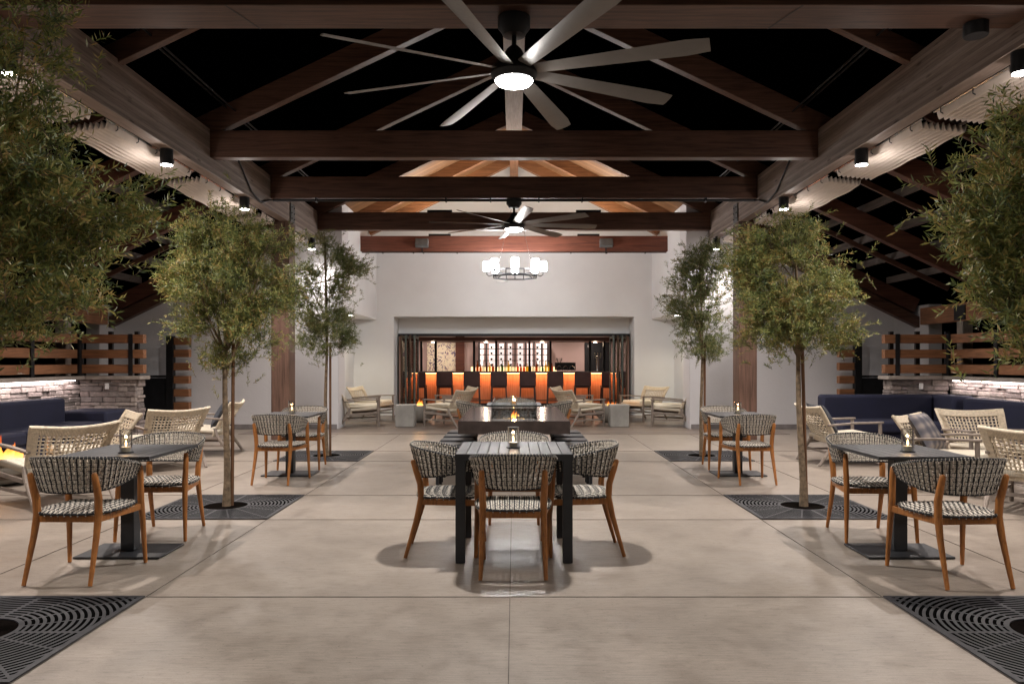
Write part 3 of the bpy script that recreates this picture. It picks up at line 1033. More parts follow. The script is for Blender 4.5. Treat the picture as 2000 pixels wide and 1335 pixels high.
tree(GX, 7.075, 1.3, [(-.12, 0, 1.72, .4, .4, .34), (-.15, 0, 2.15, .47, .44, .4), (-.2, 0, 2.58, .26, .26, .2), (.34, 0, 1.9, .17, .17, .42), (-.46, 0, 2.25, .2, .2, .35)], 3100, "olive tree with wide uneven crown in front of the right brown post", 14, (-.07, 0), 'leaf', .040, .034)
tree(-GX, 10.87, 1.4, [(0, 0, 1.75, .42, .38, .36), (-.1, 0, 2.2, .42, .4, .42), (.12, 0, 2.7, .34, .34, .3), (.06, 0, 3.1, .14, .14, .22), (.42, 0, 2.75, .2, .2, .2), (-.3, 0, 2.55, .2, .2, .2)], 2200, "slender grey green olive tree in front of the white wall left of the porch", 15, (0, 0), 'leafgrey', .040, .03)
tree(GX, 10.87, 1.4, [(0, 0, 1.75, .36, .36, .34), (-.08, 0, 2.2, .4, .38, .42), (.0, 0, 2.7, .32, .3, .3), (.22, 0, 2.9, .18, .18, .2), (-.4, 0, 2.55, .18, .18, .12), (.02, 0, 3.0, .15, .15, .14)], 2200, "slender grey green olive tree in front of the white wall right of the porch", 16, (0, 0), 'leafgrey', .040, .03)

# ------------------------------------------------------------------ woven dining chair
def weave(mb, S, nu, nv, ampl=.004, rl=.0062, rd=.003, over=6, tj=1):
    """S(u,v)->(point, normal); pairs of light ropes run along v between dark chain ropes, thin dark ropes run along u"""
    def pt(u, v, off):
        p, n = S(u, v)
        return Vector(p) + Vector(n) * off
    for i in range(nu + 1):
        u = i / nu
        pts = [pt(u, k / (nv * 2), ampl * (1 if (k // 2 + i) % 2 else -1) * (1 if k % 2 else .2)) for k in range(nv * 2 + 1)]
        mb.tube(pts, rl, 5, 0)
        if i < nu and i % 2 == 1:
            u2 = (i + .5) / nu
            for sg in (1, -1):
                pts = []
                for k in range(nv * 2 + 1):
                    w_ = (.16 if k % 2 else -.16) * sg / nu
                    pts.append(pt(min(1, max(0, u2 + w_)), k / (nv * 2), rl * .75))
                mb.tube(pts, rd, 4, 1)
    for jv in range(nv + 1):
        v = jv / nv
        pts = [pt(k / nu, v, -ampl * 1.9 * (1 if (k + jv) % 2 else -1)) for k in range(nu + 1)]
        mb.tube(pts, rd * .8, 4, 1)

def make_dining_chair(label):
    C = thing('dining_chair', label, 'chair', (0, 0, 0), 0, 'woven rope dining chairs with teak legs')
    rl, fl = [], []
    for s in (-1, 1):
        P('leg', MB().tube([(s * .205, -.315, .004), (s * .197, -.235, .28), (s * .193, -.205, .42), (s * .197, -.212, .52), (s * .2, -.238, .60), (s * .2, -.262, .675), (s * .2, -.264, .685)],
                           [.0125, .019, .023, .023, .021, .017, .010], 10), M['teak'], C)
        P('leg', MB().tube([(s * .262, .235, .004), (s * .252, .215, .3), (s * .247, .2, .44), (s * .25, .19, .6), (s * .25, .188, .665), (s * .25, .188, .672)],
                           [.0125, .019, .022, .02, .017, .012], 10), M['teak'], C)
    fr = MB()
    for s in (-1, 1):
        fr.bar((s * .195, -.205, .392), (s * .247, .2, .392), .024, .042)
    fr.bar((-.18, -.205, .392), (.18, -.205, .392), .024, .042)
    fr.bar((-.235, .2, .392), (.235, .2, .392), .024, .042)
    P('seat_frame', fr, M['teak'], C, bevel=.004)
    # woven seat pad : squarish superellipse
    def edge(x):
        return .235 * (1 - abs(x / .25) ** 3.6) ** (1 / 3.2)
    def S(u, v):
        x = -.247 + .494 * u
        e = edge(x)
        y = (-e if v < .5 else e) * abs(2 * v - 1)
        rr = max(abs(x) / .25, abs(y) / .235)
        return (x * (1 - .08 * (y < 0) * abs(y) / .235), y * 1.0 - .005, .444 - .02 * rr ** 3), (0, 0, 1)
    sb = MB()
    weave(sb, S, 30, 16, .003, .0066, .0034)
    rim = []
    for k in range(72):
        a = 2 * PI * k / 72
        c_, s_ = math.cos(a), math.sin(a)
        q = (abs(c_) ** 3.4 + abs(s_) ** 3.4) ** (-1 / 3.4)
        rim.append((.25 * q * c_ * (1 - .08 * (s_ < 0) * abs(s_)), .238 * q * s_ - .005, .425))
    sb.tube(rim, .0075, 6, 1, closed=True)
    for k in range(0, 72, 2):
        a = Vector(rim[k]); sb.tube([a + Vector((0, 0, .012)), a * 1.018 + Vector((0, 0, .0)), a + Vector((0, 0, -.014))], .0045, 4, 0)
    P('seat', sb, [M['rope_light'], M['rope_dark']], C)
    # wrap-around back band
    def B(u, v):
        a = (u - .5) * 2                      # -1..1
        th = a * R(118)
        ex = 2.6
        c_, s_ = math.cos(th), math.sin(th)
        q = (abs(c_) ** ex + abs(s_) ** ex) ** (-1 / ex)
        x = .268 * q * s_
        y = -.262 * q * c_
        if y > 0: y *= 1.35
        back = max(0.0, math.cos(th * .72))
        zt = .665 + .118 * back ** .8
        zb = .632 - .075 * back ** .6
        z = zb + (zt - zb) * v
        lean = .06 * (v - .62) * (.4 + .6 * back)
        n = Vector((s_, -c_, 0)).normalized()
        return (x + n.x * lean, y - .01 + n.y * lean, z), n
    bb = MB()
    weave(bb, B, 64, 8, .0035, .0074, .0034)
    for v in (0, 1):
        bb.tube([Vector(B(k / 60, v)[0]) for k in range(61)], .008, 6, 1)
    for k in range(0, 61):
        p, n = B(k / 60, 1)
        p = Vector(p)
        bb.tube([p - n * .009 + Vector((0, 0, -.006)), p + Vector((0, 0, .009)), p + n * .009 + Vector((0, 0, -.006))], .0036, 4, 0)
    for u in (0, 1):
        bb.tube([Vector(B(u, k / 4)[0]) for k in range(5)], .009, 6, 1)
    P('backrest', bb, [M['rope_light'], M['rope_dark']], C)
    return C

CH = make_dining_chair("rope dining chair with teak legs on the near side of the central slatted table")
CH.location = (0, 4.99, 0)
def dchair(x, y, rz, label): return dup(CH, (x, y, 0), rz, label)
T1 = 5.46
CH.location = (-.005, T1 - .47, 0)
dchair(0, T1 + .50, PI, "rope dining chair on the far side of the central slatted table")
dchair(-.45, T1 - .03, -PI / 2 + .03, "rope dining chair on the left side of the central slatted table")
dchair(.455, T1 - .01, PI / 2 + .02, "rope dining chair on the right side of the central slatted table")
dchair(.0, 11.75, PI, "rope dining chair at the far side of the table behind the fire table")
dchair(-.56, 11.1, -PI / 2, "rope dining chair left of the table behind the fire table")
dchair(.56, 11.1, PI / 2, "rope dining chair right of the table behind the fire table")
for s, side in ((-1, 'left'), (1, 'right')):
    dchair(s * 2.78, 4.87 if s < 0 else 4.80, .04 * s + .02, f"rope dining chair on the near side of the {side} front pedestal table")
    dchair(s * 2.78, 5.92 if s < 0 else 5.86, PI - .05 * s, f"rope dining chair on the far side of the {side} front pedestal table")
    dchair(s * 2.68, 8.57, .06 * s, f"rope dining chair on the near side of the {side} rear pedestal table")
    dchair(s * 2.72, 9.66, PI, f"rope dining chair on the far side of the {side} rear pedestal table")

# ------------------------------------------------------------------ tables
def slatted_table(x, y, label, w=.8, d=.8, z=.745):
    T = thing('slatted_table', label, 'table', (x, y, 0), 0, 'square slatted metal tables')
    top = MB()
    n = 11
    fr = .028
    sw = (w - .004 * (n + 1)) / n
    for i in range(n):
        x0 = -w / 2 + .004 + i * (sw + .004)
        top.box(x0, x0 + sw, -d / 2 + .012, d / 2 - .012, z - .016, z)
    P('table_top', top, M['table'], T, bevel=.0015)
    f = MB()
    f.box(-w / 2, w / 2, -d / 2, -d / 2 + .01, z - .045, z).box(-w / 2, w / 2, d / 2 - .01, d / 2, z - .045, z)
    f.box(-w / 2, -w / 2 + .002, -d / 2 + .011, d / 2 - .011, z - .045, z - .001).box(w / 2 - .002, w / 2, -d / 2 + .011, d / 2 - .011, z - .045, z - .001)
    P('table_frame', f, M['table'], T)
    for sx in (-1, 1):
        for sy in (-1, 1):
            xa, xb = sorted((sx * (w / 2 - .002), sx * (w / 2 - .068)))
            ya, yb = sorted((sy * (d / 2 - .012), sy * (d / 2 - .06)))
            P('leg', MB().box(xa, xb, ya, yb, .004, z - .017), M['table'], T, bevel=.003)
    return T
slatted_table(0, T1, "square charcoal slatted table with four legs at the centre front")
slatted_table(0, 11.15, "square charcoal slatted table beyond the fire table")

def pedestal_table(x, y, label, rnd):
    T = thing('pedestal_table', label, 'table', (x, y, 0), 0, 'pedestal tables with square column and plate base')
    z, w, d = .735, .64, .76
    top = MB()
    n = 9
    sw = w / n
    for i in range(n):
        top.box(-w / 2 + i * sw + .0015, -w / 2 + (i + 1) * sw - .0015, -d / 2, d / 2, z - .014, z)
    top.box(-w / 2, w / 2, -d / 2 + .004, d / 2 - .004, z - .022, z - .0145)
    P('table_top', top, M['table'], T, bevel=.001)
    P('column', MB().box(-.048, .048, -.048, .048, .022, z - .023), M['table'], T, bevel=.004)
    P('base_plate', MB().box(-.3, .3, -.2, .2, .004, .018), M['table'], T, bevel=.004)
    return T
for s, side in ((-1, 'left'), (1, 'right')):
    pedestal_table(s * 2.76, 5.38, f"black slatted pedestal table between the two {side} front chairs", 0)
    pedestal_table(s * 2.72, 9.1, f"black slatted pedestal table between the two {side} rear chairs", 0)

def candle(x, y, z, label, h=.15, r=.042):
    C = thing('candle_holder', label, 'candle', (x, y, z), 0, 'glass candle holders on the tables')
    P('glass', MB().tube([(0, 0, .006), (0, 0, h)], r, 20), M['glass'], C)
    P('saucer', MB().lathe([(.02, .001), (r + .008, .001), (r + .008, .006), (.02, .006)], 24), M['black'], C)
    P('wax', MB().lathe([(.01, .008), (r - .008, .008), (r - .008, .04), (.01, .04)], 16), M['wax'], C)
    P('candle_flame', MB().lathe([(.001, .044), (.005, .052), (.0065, .062), (.004, .075), (.0008, .088)], 10), M['candle'], C)
    lamp('POINT', 'candle_lamp', (0, 0, .105), .5, (1, .6, .28), .012, parent=C)
candle(-.005, T1 - .03, .746, "glass candle holder on the central slatted table")
candle(-.01, 11.1, .746, "glass candle holder on the table beyond the fire table", .12)
candle(-2.71, 5.22, .736, "glass candle holder on the left front pedestal table", .16)
candle(2.78, 5.28, .736, "glass candle holder on the right front pedestal table", .16)
candle(-2.72, 9.15, .736, "glass candle holder on the left rear pedestal table", .16)
candle(2.74, 9.15, .736, "glass candle holder on the right rear pedestal table", .14)

# ------------------------------------------------------------------ fire table
def flames(mb, n, rad, h, seed):
    g = random.Random(seed)
    for i in range(n):
        a = g.uniform(0, 2 * PI); r = rad * math.sqrt(g.random())
        x, y = r * math.cos(a), r * math.sin(a)
        hh = h * (1 - .6 * r / (rad + 1e-5)) * g.uniform(.6, 1.1)
        w_ = hh * g.uniform(.16, .24)
        ph = g.uniform(0, 6)
        pts, rs = [], []
        for k in range(9):
            t = k / 8
            pts.append((x + .16 * hh * math.sin(ph + t * 3.2) * t, y + .12 * hh * math.cos(ph + t * 2.6) * t, t * hh))
            rs.append(max(.0012, w_ * (math.sin(PI * min(1, t * .8 + .2)) ** 1.1) * (1 - t * .45)))
        mb.tube(pts, rs, 7)
    return mb
FT = thing('fire_table', "long dark concrete fire table with glass wind guard and flame behind the central table", 'fire table', (0, 8.0, 0))
zt = .735
t_ = MB()
t_.box(-.6, -.26, 0, 2.5, zt - .14, zt).box(.26, .6, 0, 2.5, zt - .14, zt)
t_.box(-.26, .26, 0, .3, zt - .14, zt).box(-.26, .26, 2.2, 2.5, zt - .14, zt)
t_.box(-.26, .26, .3, 2.2, zt - .14, zt - .06)
P('table_top', t_, M['darkstone'], FT)
P('base', MB().box(-.3, .3, .35, 2.15, .004, zt - .142), M['black'], FT, bevel=.01)
gw = MB()
for a, b in (((-.25, .32), (.25, .32)), ((-.25, 2.18), (.25, 2.18)), ((-.25, .32), (-.25, 2.18)), ((.25, .32), (.25, 2.18))):
    gw.bar((*a, zt + .08), (*b, zt + .08), .006, .17)
P('glass_guard', gw, M['glass'], FT)
g_ = random.Random(3)
lv = MB()
for i in range(420):
    x, y, r = g_.uniform(-.24, .24), g_.uniform(.34, 2.16), g_.uniform(.018, .036)
    c_ = Vector((x, y, zt - .055 + g_.uniform(0, .02)))
    vs = [c_ + Vector(v) * r * g_.uniform(.7, 1.2) for v in ((1, 0, 0), (-1, 0, 0), (0, 1, 0), (0, -1, 0), (0, 0, 1), (0, 0, -1))]
    lv.add(vs, [(0, 2, 4), (2, 1, 4), (1, 3, 4), (3, 0, 4), (2, 0, 5), (1, 2, 5), (3, 1, 5), (0, 3, 5)])
P('lava_rocks', lv, M['lava'], FT, smooth=False)
fm = MB()
for (cx, cy, n, h) in ((-.0, .62, 3, .2), (.04, 1.0, 2, .13)):
    t = flames(MB(), n, .035, h, int(cy * 10))
    fm.add([(v[0] + cx, v[1] + cy, v[2] + zt - .03) for v in t.v], t.f)
P('flame', fm, M['flame'], FT)
lamp('POINT', 'fire_lamp', (0, .62, zt + .04), 6, (1, .55, .22), .02, parent=FT)
OT = None
for s, side in ((-1, 'left'), (1, 'right')):
    for k, w_ in enumerate(('nearest', 'second', 'third', 'farthest')):
        lab = f"black padded stool at the {side} side of the fire table, {w_}"
        y = 8.2 + k * .48
        if OT is None:
            OT = thing('padded_stool', lab, 'stool', (s * .66, y, 0), 0, 'black padded stools beside the fire table')
            P('seat', MB().box(-.2, .2, -.17, .17, .40, .475), M['ottoman'], OT, bevel=.032)
            P('seat_frame', MB().box(-.18, .18, -.18, .18, .365, .399), M['black'], OT, bevel=.004)
            for sx in (-1, 1):
                for sy in (-1, 1):
                    P('leg', MB().box(*sorted((sx * .15, sx * .18)), *sorted((sy * .15, sy * .18)), .004, .364), M['black'], OT)
        else:
            dup(OT, (s * .66, y, 0), 0, lab)

# ------------------------------------------------------------------ lounge chair
def make_lounge(label):
    C = thing('lounge_chair', label, 'armchair', (0, 0, 0), 0, 'cream rope lounge chairs with grey teak frames')
    W = .375
    for s in (-1, 1):
        P('leg', MB().tube([(s * W, .34, .004), (s * W, .335, .3), (s * W, .33, .56)], [.02, .024, .024], 8), M['weathered_z'], C)
        P('leg', MB().tube([(s * (W - .02), -.47, .004), (s * (W - .02), -.38, .14), (s * (W - .02), -.27, .30), (s * (W - .02), -.25, .40)], [.019, .024, .027, .024], 8), M['weathered_z'], C)
        P('armrest', MB().bar((s * W, .37, .575), (s * W, -.02, .565), .055, .026).bar((s * W, -.018, .565), (s * (W - .01), -.36, .535), .055, .026, w2=.04), M['weathered_y'], C, bevel=.006)
        P('side_rail', MB().bar((s * W, .33, .3), (s * (W - .02), -.3, .26), .028, .045), M['weathered_y'], C, bevel=.005)
        P('stretcher', MB().bar((s * W, .33, .16), (s * (W - .02), -.39, .15), .02, .03), M['weathered_y'], C)
    P('stretcher', MB().bar((-W, -.33, .17), (W, -.33, .17), .02, .03), M['weathered_x'], C)
    P('stretcher', MB().bar((-W, .3, .24), (W, .3, .24), .024, .04), M['weathered_x'], C)
    # seat : slightly dished woven slab
    def top(u, v):
        x = (u - .5) * .69
        y = -.3 + .65 * v
        z = .355 + .045 * v - .03 * math.sin(PI * v) * math.sin(PI * u)
        z -= .05 * max(0, (v - .93) / .07) ** 2
        return (x, y, z)
    P('seat', MB().grid(top, 14, 16), M['seat_cream'], C, solid=.055)
    # back : rope grid in a wrapped frame, leaning, wings curling forward
    H = .46
    def B(u, v):
        a = 2 * u - 1
        x = a * (.34 + .055 * v ** 1.5)
        y = -.27 - .20 * v - .10 * v * v * .6 + .055 * a * a
        z = .30 + H * v + .03 * v * (a * a) - .012 * v
        n = Vector((-a * .3, 1, .4)).normalized()
        return (x, y, z), n
    bb = MB()
    nu, nv = 16, 10
    for i in range(nu + 1):
        u = .06 + .88 * i / nu
        bb.tube([Vector(B(u, .12 + .76 * k / (nv * 2))[0]) + B(u, .5)[1] * (.004 if (k // 2 + i) % 2 else -.004) for k in range(nv * 2 + 1)], .0098, 5, flat=.6)
    for k in range(nv + 1):
        v = .12 + .76 * k / nv
        bb.tube([Vector(B(.06 + .88 * i / (nu * 2), v)[0]) for i in range(nu * 2 + 1)], .0088, 5, flat=.7)
    # close vertical wraps at the top and bottom border
    for i in range(64):
        u = i / 63
        for v0, v1 in ((.86, 1.0), (0.0, .15)):
            bb.tube([Vector(B(u, v0 + (v1 - v0) * k / 3)[0]) + B(u, v0)[1] * .012 for k in range(4)], .0062, 5)
            bb.tube([Vector(B(u, v0 + (v1 - v0) * k / 3)[0]) - B(u, v0)[1] * .012 for k in range(4)], .0062, 5)
    for k in range(40):
        v = k / 39
        for u0, u1 in ((0, .085), (.915, 1)):
            for sg in (-1, 1):
                bb.tube([Vector(B(u0 + (u1 - u0) * q / 2, v)[0]) + B(u0, v)[1] * .012 * sg for q in range(3)], .0072, 5)
    per = [B(k / 20, 1)[0] for k in range(21)] + [B(1, 1 - k / 16)[0] for k in range(1, 17)] + [B(1 - k / 20, 0)[0] for k in range(1, 21)] + [B(0, k / 16)[0] for k in range(1, 16)]
    bb.tube(per, .017, 8, closed=True)
    P('backrest', bb, M['rope_cream'], C)
    return C
def pillow_mesh(w_, h_, t_):
    mb = MB()
    n = 12
    for sg in (-1, 1):
        def f(u, v):
            a, b = 2 * u - 1, 2 * v - 1
            e = (1 - abs(a) ** 2.6) ** .5 * (1 - abs(b) ** 2.6) ** .5
            pin = 1 - .08 * (1 - abs(a)) * b * b
            return (a * w_ / 2 * (1 - .07 * (1 - b * b)), sg * t_ / 2 * e, b * h_ / 2 * (1 - .07 * (1 - a * a)))
        mb.grid(f, n, n) if sg > 0 else mb.grid(lambda u, v: f(1 - u, v), n, n)
    return mb
def pillow(x, y, z, rz, tilt, label, mat):
    o = tag(pillow_mesh(.5, .46, .16).build('throw_pillow', mat), label, 'pillow', None)
    o.location = (x, y, z)
    o.rotation_euler = (tilt, 0, rz)
    return o

LC = make_lounge("cream rope lounge chair seen from behind at the left fire pit, nearest")
LCX = [0]
def lchair(x, y, rz, label):
    if LCX[0] == 0:
        LCX[0] = 1
        LC.location = (x, y, 0); LC.rotation_euler = (0, 0, rz); LC['label'] = label
        return LC
    return dup(LC, (x, y, 0), rz, label)
# rz = 0 faces away from the camera (+y)
lchair(-4.53, 7.35, R(55), "cream rope lounge chair seen from behind, nearest on the left beside the fire bowl")
lchair(-4.58, 9.7, R(52), "cream rope lounge chair seen from behind, standing behind the left rear tree grate")
lchair(-4.85, 8.5, R(128), "cream rope lounge chair half hidden between two others in the left lounge")
lchair(-4.62, 11.15, R(97), "cream rope lounge chair with dark pillow near the left white wall")
lchair(4.45, 10.15, R(-88), "cream rope lounge chair with dark pillow facing the navy sofa, right of the tree")
lchair(4.72, 8.02, R(-138), "cream rope lounge chair with plaid pillow in the right lounge")
lchair(5.6, 8.8, R(175), "cream rope lounge chair facing the camera beside the right navy sofa")
lchair(4.87, 6.84, R(-50), "cream rope lounge chair seen from behind at the right picture edge")
def seat_pillow(cx, cy, rz, label, mat):
    pillow(cx + .27 * math.sin(rz), cy - .27 * math.cos(rz), .6, rz, R(30), label, mat)
seat_pillow(-4.62, 11.15, R(97), "dark grey pillow on the lounge chair near the left white wall", M['pillow'])
seat_pillow(4.45, 10.15, R(-88), "dark grey pillow on the lounge chair facing the navy sofa", M['pillow'])
seat_pillow(4.72, 8.02, R(-138), "grey plaid pillow on the lounge chair in the right lounge", M['plaid'])
# porch chairs
def pchair(x, y, rz, label, cl):
    c = lchair(x, y, rz, label)
    o = tag(MB().box(-.29, .29, -.27, .36, .40, .48).build('seat_cushion', M['cushion'], bevel=.03, sub=0), cl, 'cushion', 'cream cushions on the porch chairs')
    o.location = (x, y, 0); o.rotation_euler = (0, 0, rz)
pchair(-3.25, 15.95, R(-78), "porch lounge chair facing right beside the left wall, nearer one", "cream seat cushion on the nearer chair beside the left porch wall")
pchair(-3.3, 17.5, R(-105), "porch lounge chair facing right beside the left wall, farther one", "cream seat cushion on the farther chair beside the left porch wall")
pchair(-1.42, 15.95, R(62), "porch lounge chair seen from behind left of the fire table, nearer one", "cream seat cushion on the nearer chair left of the fire table")
pchair(-1.42, 17.5, R(110), "porch lounge chair left of the fire table, farther one", "cream seat cushion on the farther chair left of the fire table")
pchair(1.42, 15.95, R(-62), "porch lounge chair seen from behind right of the fire table, nearer one", "cream seat cushion on the nearer chair right of the fire table")
pchair(1.42, 17.5, R(-110), "porch lounge chair right of the fire table, farther one", "cream seat cushion on the farther chair right of the fire table")
pchair(3.3, 15.95, R(78), "porch lounge chair facing left beside the right wall, nearer one", "cream seat cushion on the nearer chair beside the right porch wall")
pchair(3.0, 17.5, R(125), "porch lounge chair facing left beside the right wall, farther one", "cream seat cushion on the farther chair beside the right porch wall")

def bowl(x, y, r, h, label, mat, fh, seed, power):
    B = thing('fire_bowl', label, 'fire bowl', (x, y, 0), 0)
    prof = [(r * .35, .006), (r * .6, h * .12), (r * .85, h * .45), (r * .97, h * .8), (r, h), (r * .93, h), (r * .9, h * .86), (.02, h * .84)]
    P('bowl', MB().lathe(prof, 36), mat, B)
    g = random.Random(seed)
    lv = MB()
    for i in range(90):
        a = g.uniform(0, 2 * PI); rr = r * .85 * math.sqrt(g.random()); q = g.uniform(.02, .035)
        c_ = Vector((rr * math.cos(a), rr * math.sin(a), h * .87))
        vs = [c_ + Vector(v) * q for v in ((1, 0, 0), (-1, 0, 0), (0, 1, 0), (0, -1, 0), (0, 0, 1), (0, 0, -1))]
        lv.add(vs, [(0, 2, 4), (2, 1, 4), (1, 3, 4), (3, 0, 4), (2, 0, 5), (1, 2, 5), (3, 1, 5), (0, 3, 5)])
    P('lava_rocks', lv, M['lava'], B, smooth=False)
    t = flames(MB(), 12 if r < .42 or fh > .3 else 6, r * (.5 if fh > .3 else .25), fh, seed)
    fl = MB().add([(v[0], v[1], v[2] + h * .88) for v in t.v], t.f)
    P('flame', fl, M['flame'], B)
    lamp('POINT', 'bowl_lamp', (0, 0, h + fh * .3), power, (1, .5, .18), .03, parent=B)
bowl(-5.75, 8.35, .42, .28, "round fire bowl with tall orange flames in the left lounge", M['precast'], .4, 21, 12)
bowl(-2.15, 16.9, .42, .40, "grey concrete fire bowl with small flame in the left half of the porch", M['precast'], .26, 22, 6)
bowl(2.2, 16.9, .42, .40, "grey concrete fire bowl with small flame in the right half of the porch", M['precast'], .26, 23, 6)
for s, side in ((-1, 'left'), (1, 'right')):
    o = tag(MB().box(-.195, .195, -.195, .195, .007, .47).build('side_table', M['precast'], bevel=.012), f"grey concrete cube side table beside the {side} porch fire bowl", 'side table', 'concrete cube side tables')
    o.location = (s * (2.28 if s < 0 else 2.2), 15.75, 0)

# ------------------------------------------------------------------ stone walls, slat fences and sofas
def stone_run(mb, a, b, z1, seed, out):
    """rows of ledge stones from a to b (xy), facing direction out"""
    g = random.Random(seed)
    a, b = Vector((*a, 0)), Vector((*b, 0))
    L_ = (b - a).length
    d = (b - a) / L_
    o = Vector((*out, 0))
    z = .005
    while z < z1 - .02:
        h = min(g.uniform(.05, .1), z1 - z)
        if z1 - z - h < .03: h = z1 - z
        t = 0
        while t < L_ - .01:
            w_ = min(g.uniform(.14, .42), L_ - t)
            if L_ - t - w_ < .08: w_ = L_ - t
            pr = g.uniform(-.02, .028)
            p0 = a + d * (t + .003)
            p1 = a + d * (t + w_ - .003)
            vs = []
            for zz in (z + .003, z + h - .003):
                vs += [p0 - o * .12 + Vector((0, 0, zz)), p1 - o * .12 + Vector((0, 0, zz)), p1 + o * (pr + g.uniform(-.008, .008)) + Vector((0, 0, zz)), p0 + o * (pr + g.uniform(-.008, .008)) + Vector((0, 0, zz))]
            mb.add(vs, [(0, 1, 2, 3), (7, 6, 5, 4), (0, 4, 5, 1), (1, 5, 6, 2), (2, 6, 7, 3), (3, 7, 4, 0)])
            t += w_
        z += h
    return mb
for s, side in ((-1, 'left'), (1, 'right')):
    WX, WY = 7.5, 12.9
    S = thing('stone_wall', f"low stacked stone wall with lit cap behind the {side} navy sofa", 'wall')
    mb = MB()
    stone_run(mb, (s * WX, 3.5), (s * WX, WY), 1.06, 31 + s, (-s, 0))
    stone_run(mb, (s * (WX - .004), WY), (s * 6.52, WY), 1.06, 35 + s, (0, -1))
    stone_run(mb, (s * 6.5, WY + .02), (s * 6.5, WY + .26), 1.06, 39 + s, (-s, 0))
    P('stones', mb, M['stone'], S, bevel=.012, smooth=False)
    cp = MB().box(*sorted((s * (WX - .14), s * (WX + .3))), 3.5, WY + .3, 1.062, 1.125)
    cp.box(*sorted((s * (WX - .141), s * 6.42)), WY - .08, WY + .3, 1.062, 1.125)
    P('cap', cp, M['cap'], S, bevel=.008)
    P('light_strip', MB().box(*sorted((s * (WX - .045), s * (WX - .075))), 3.6, WY - .25, 1.045, 1.06), M['led'], S)
    P('outlet', MB().box(s * 7.0 - .04, s * 7.0 + .04, WY - .05, WY - .032, .33, .45), M['whitep'], S)
    P('step_light', MB().box(s * 7.0 - .03, s * 7.0 + .03, WY - .06, WY - .032, .9, 1.0), M['whitep'], S)
    F = thing('slat_fence', f"horizontal cedar board screen with black steel posts on the {side} stone wall", 'fence')
    for k, z in enumerate((1.17, 1.43, 1.69)):
        P('board', MB().box(*sorted((s * (WX + .02), s * (WX + .14))), 3.5, WY + .04, z, z + .15), M['cedar_y'], F, bevel=.005)
        P('board', MB().box(*sorted((s * (WX + .018), s * 6.42)), WY + .04, WY + .16, z, z + .15), M['cedar_x'], F, bevel=.005)
    for x, y in ((WX + .08, WY + .15), (6.62, WY + .19), (WX - .42, WY + .19)):
        P('fence_post', MB().box(s * x - .035, s * x + .035, y + .013, y + .07, 1.126, 1.9), M['iron'], F)
    P('fence_post', MB().box(*sorted((s * (WX - .02), s * (WX + .018))), WY - .03, WY + .036, 1.126, 1.86), M['iron'], F)
    P('fence_post', MB().box(*sorted((s * (WX - .008), s * (WX + .018))), 11.6, 11.68, 1.126, 1.86), M['iron'], F)
    P('fence_post', MB().box(*sorted((s * 6.6, s * 6.67)), WY + .02, WY + .038, 1.126, 1.85), M['iron'], F)
    F = thing('slat_screen', f"short cedar board screen with black post against the {side} white wall", 'fence')
    for z in (.16, .42, .68, .94, 1.2, 1.46, 1.7):
        P('board', MB().box(*sorted((s * 6.42, s * 6.72)), 14.75, 14.88, z, z + .15), M['cedar_x'], F, bevel=.005)
    P('fence_post', MB().box(*sorted((s * 6.73, s * 6.86)), 14.73, 14.86, .005, 1.88), M['iron'], F)
    G = thing('dark_outside_panel', f"black panel standing for the dark outside between the {side} stone wall and the white wall", 'gate')
    P('panel', MB().box(*sorted((s * 6.87, s * 7.6)), 14.78, 14.82, .05, 1.05), M['black'], G)  # black sheet put in for the unlit outside seen through this gap
    P('rail', MB().box(*sorted((s * 6.87, s * 7.6)), 14.77, 14.83, 1.06, 1.1), M['iron'], G)
# LED strips light the stones through area lamps hidden under the cap
for s in (-1, 1):
    for y0 in (5.5, 9.5, 11.7):
        lamp('AREA', 'cap_strip_lamp', (s * 7.4, y0, 1.04), 7, (1, .86, .84), .04, (0, -s * R(-18), 0), sy=2.0).rotation_euler = (0, R(18) * -s, 0)

def sofa_run(mb, x0, x1, y0, y1, back, m=0):
    pass
# left sofa runs along the side wall ; right sofa is an L
S = thing('sofa', "navy blue outdoor sofa along the left stone wall", 'sofa')
P('base', MB().box(-7.28, -6.55, 6.2, 11.9, .06, .24), M['navy'], S, bevel=.02)
for k in range(3):
    y = 6.25 + k * 1.88
    P('seat_cushion', MB().box(-7.1, -6.5, y, y + 1.86, .245, .43), M['navy'], S, bevel=.04)
    P('back_cushion', MB().box(-7.33, -7.11, y, y + 1.86, .25, .80), M['navy'], S, bevel=.05)
P('end_block', MB().box(-7.3, -6.5, 11.91, 12.7, .06, .58), M['navy'], S, bevel=.04)
S = thing('sofa', "navy blue L shaped outdoor sofa in the right lounge", 'sofa')
P('base', MB().box(5.2, 7.28, 11.8, 12.5, .06, .24).box(6.6, 7.28, 6.2, 11.79, .06, .24), M['navy'], S, bevel=.02)
P('seat_cushion', MB().box(5.17, 6.55, 11.72, 12.45, .245, .43), M['navy'], S, bevel=.04)
for k in range(3):
    y = 6.25 + k * 1.88
    P('seat_cushion', MB().box(6.56, 7.1, y, y + 1.86, .245, .43), M['navy'], S, bevel=.04)
    P('back_cushion', MB().box(7.11, 7.33, y, y + 1.86, .25, .80), M['navy'], S, bevel=.05)
P('back_cushion', MB().box(5.14, 7.0, 12.46, 12.7, .25, .82), M['navy'], S, bevel=.05)
P('back_cushion', MB().box(7.01, 7.36, 11.92, 12.7, .25, .82), M['navy'], S, bevel=.05)
P('arm_block', MB().box(6.5, 7.05, 8.2, 8.6, .431, .62), M['navy'], S, bevel=.04)

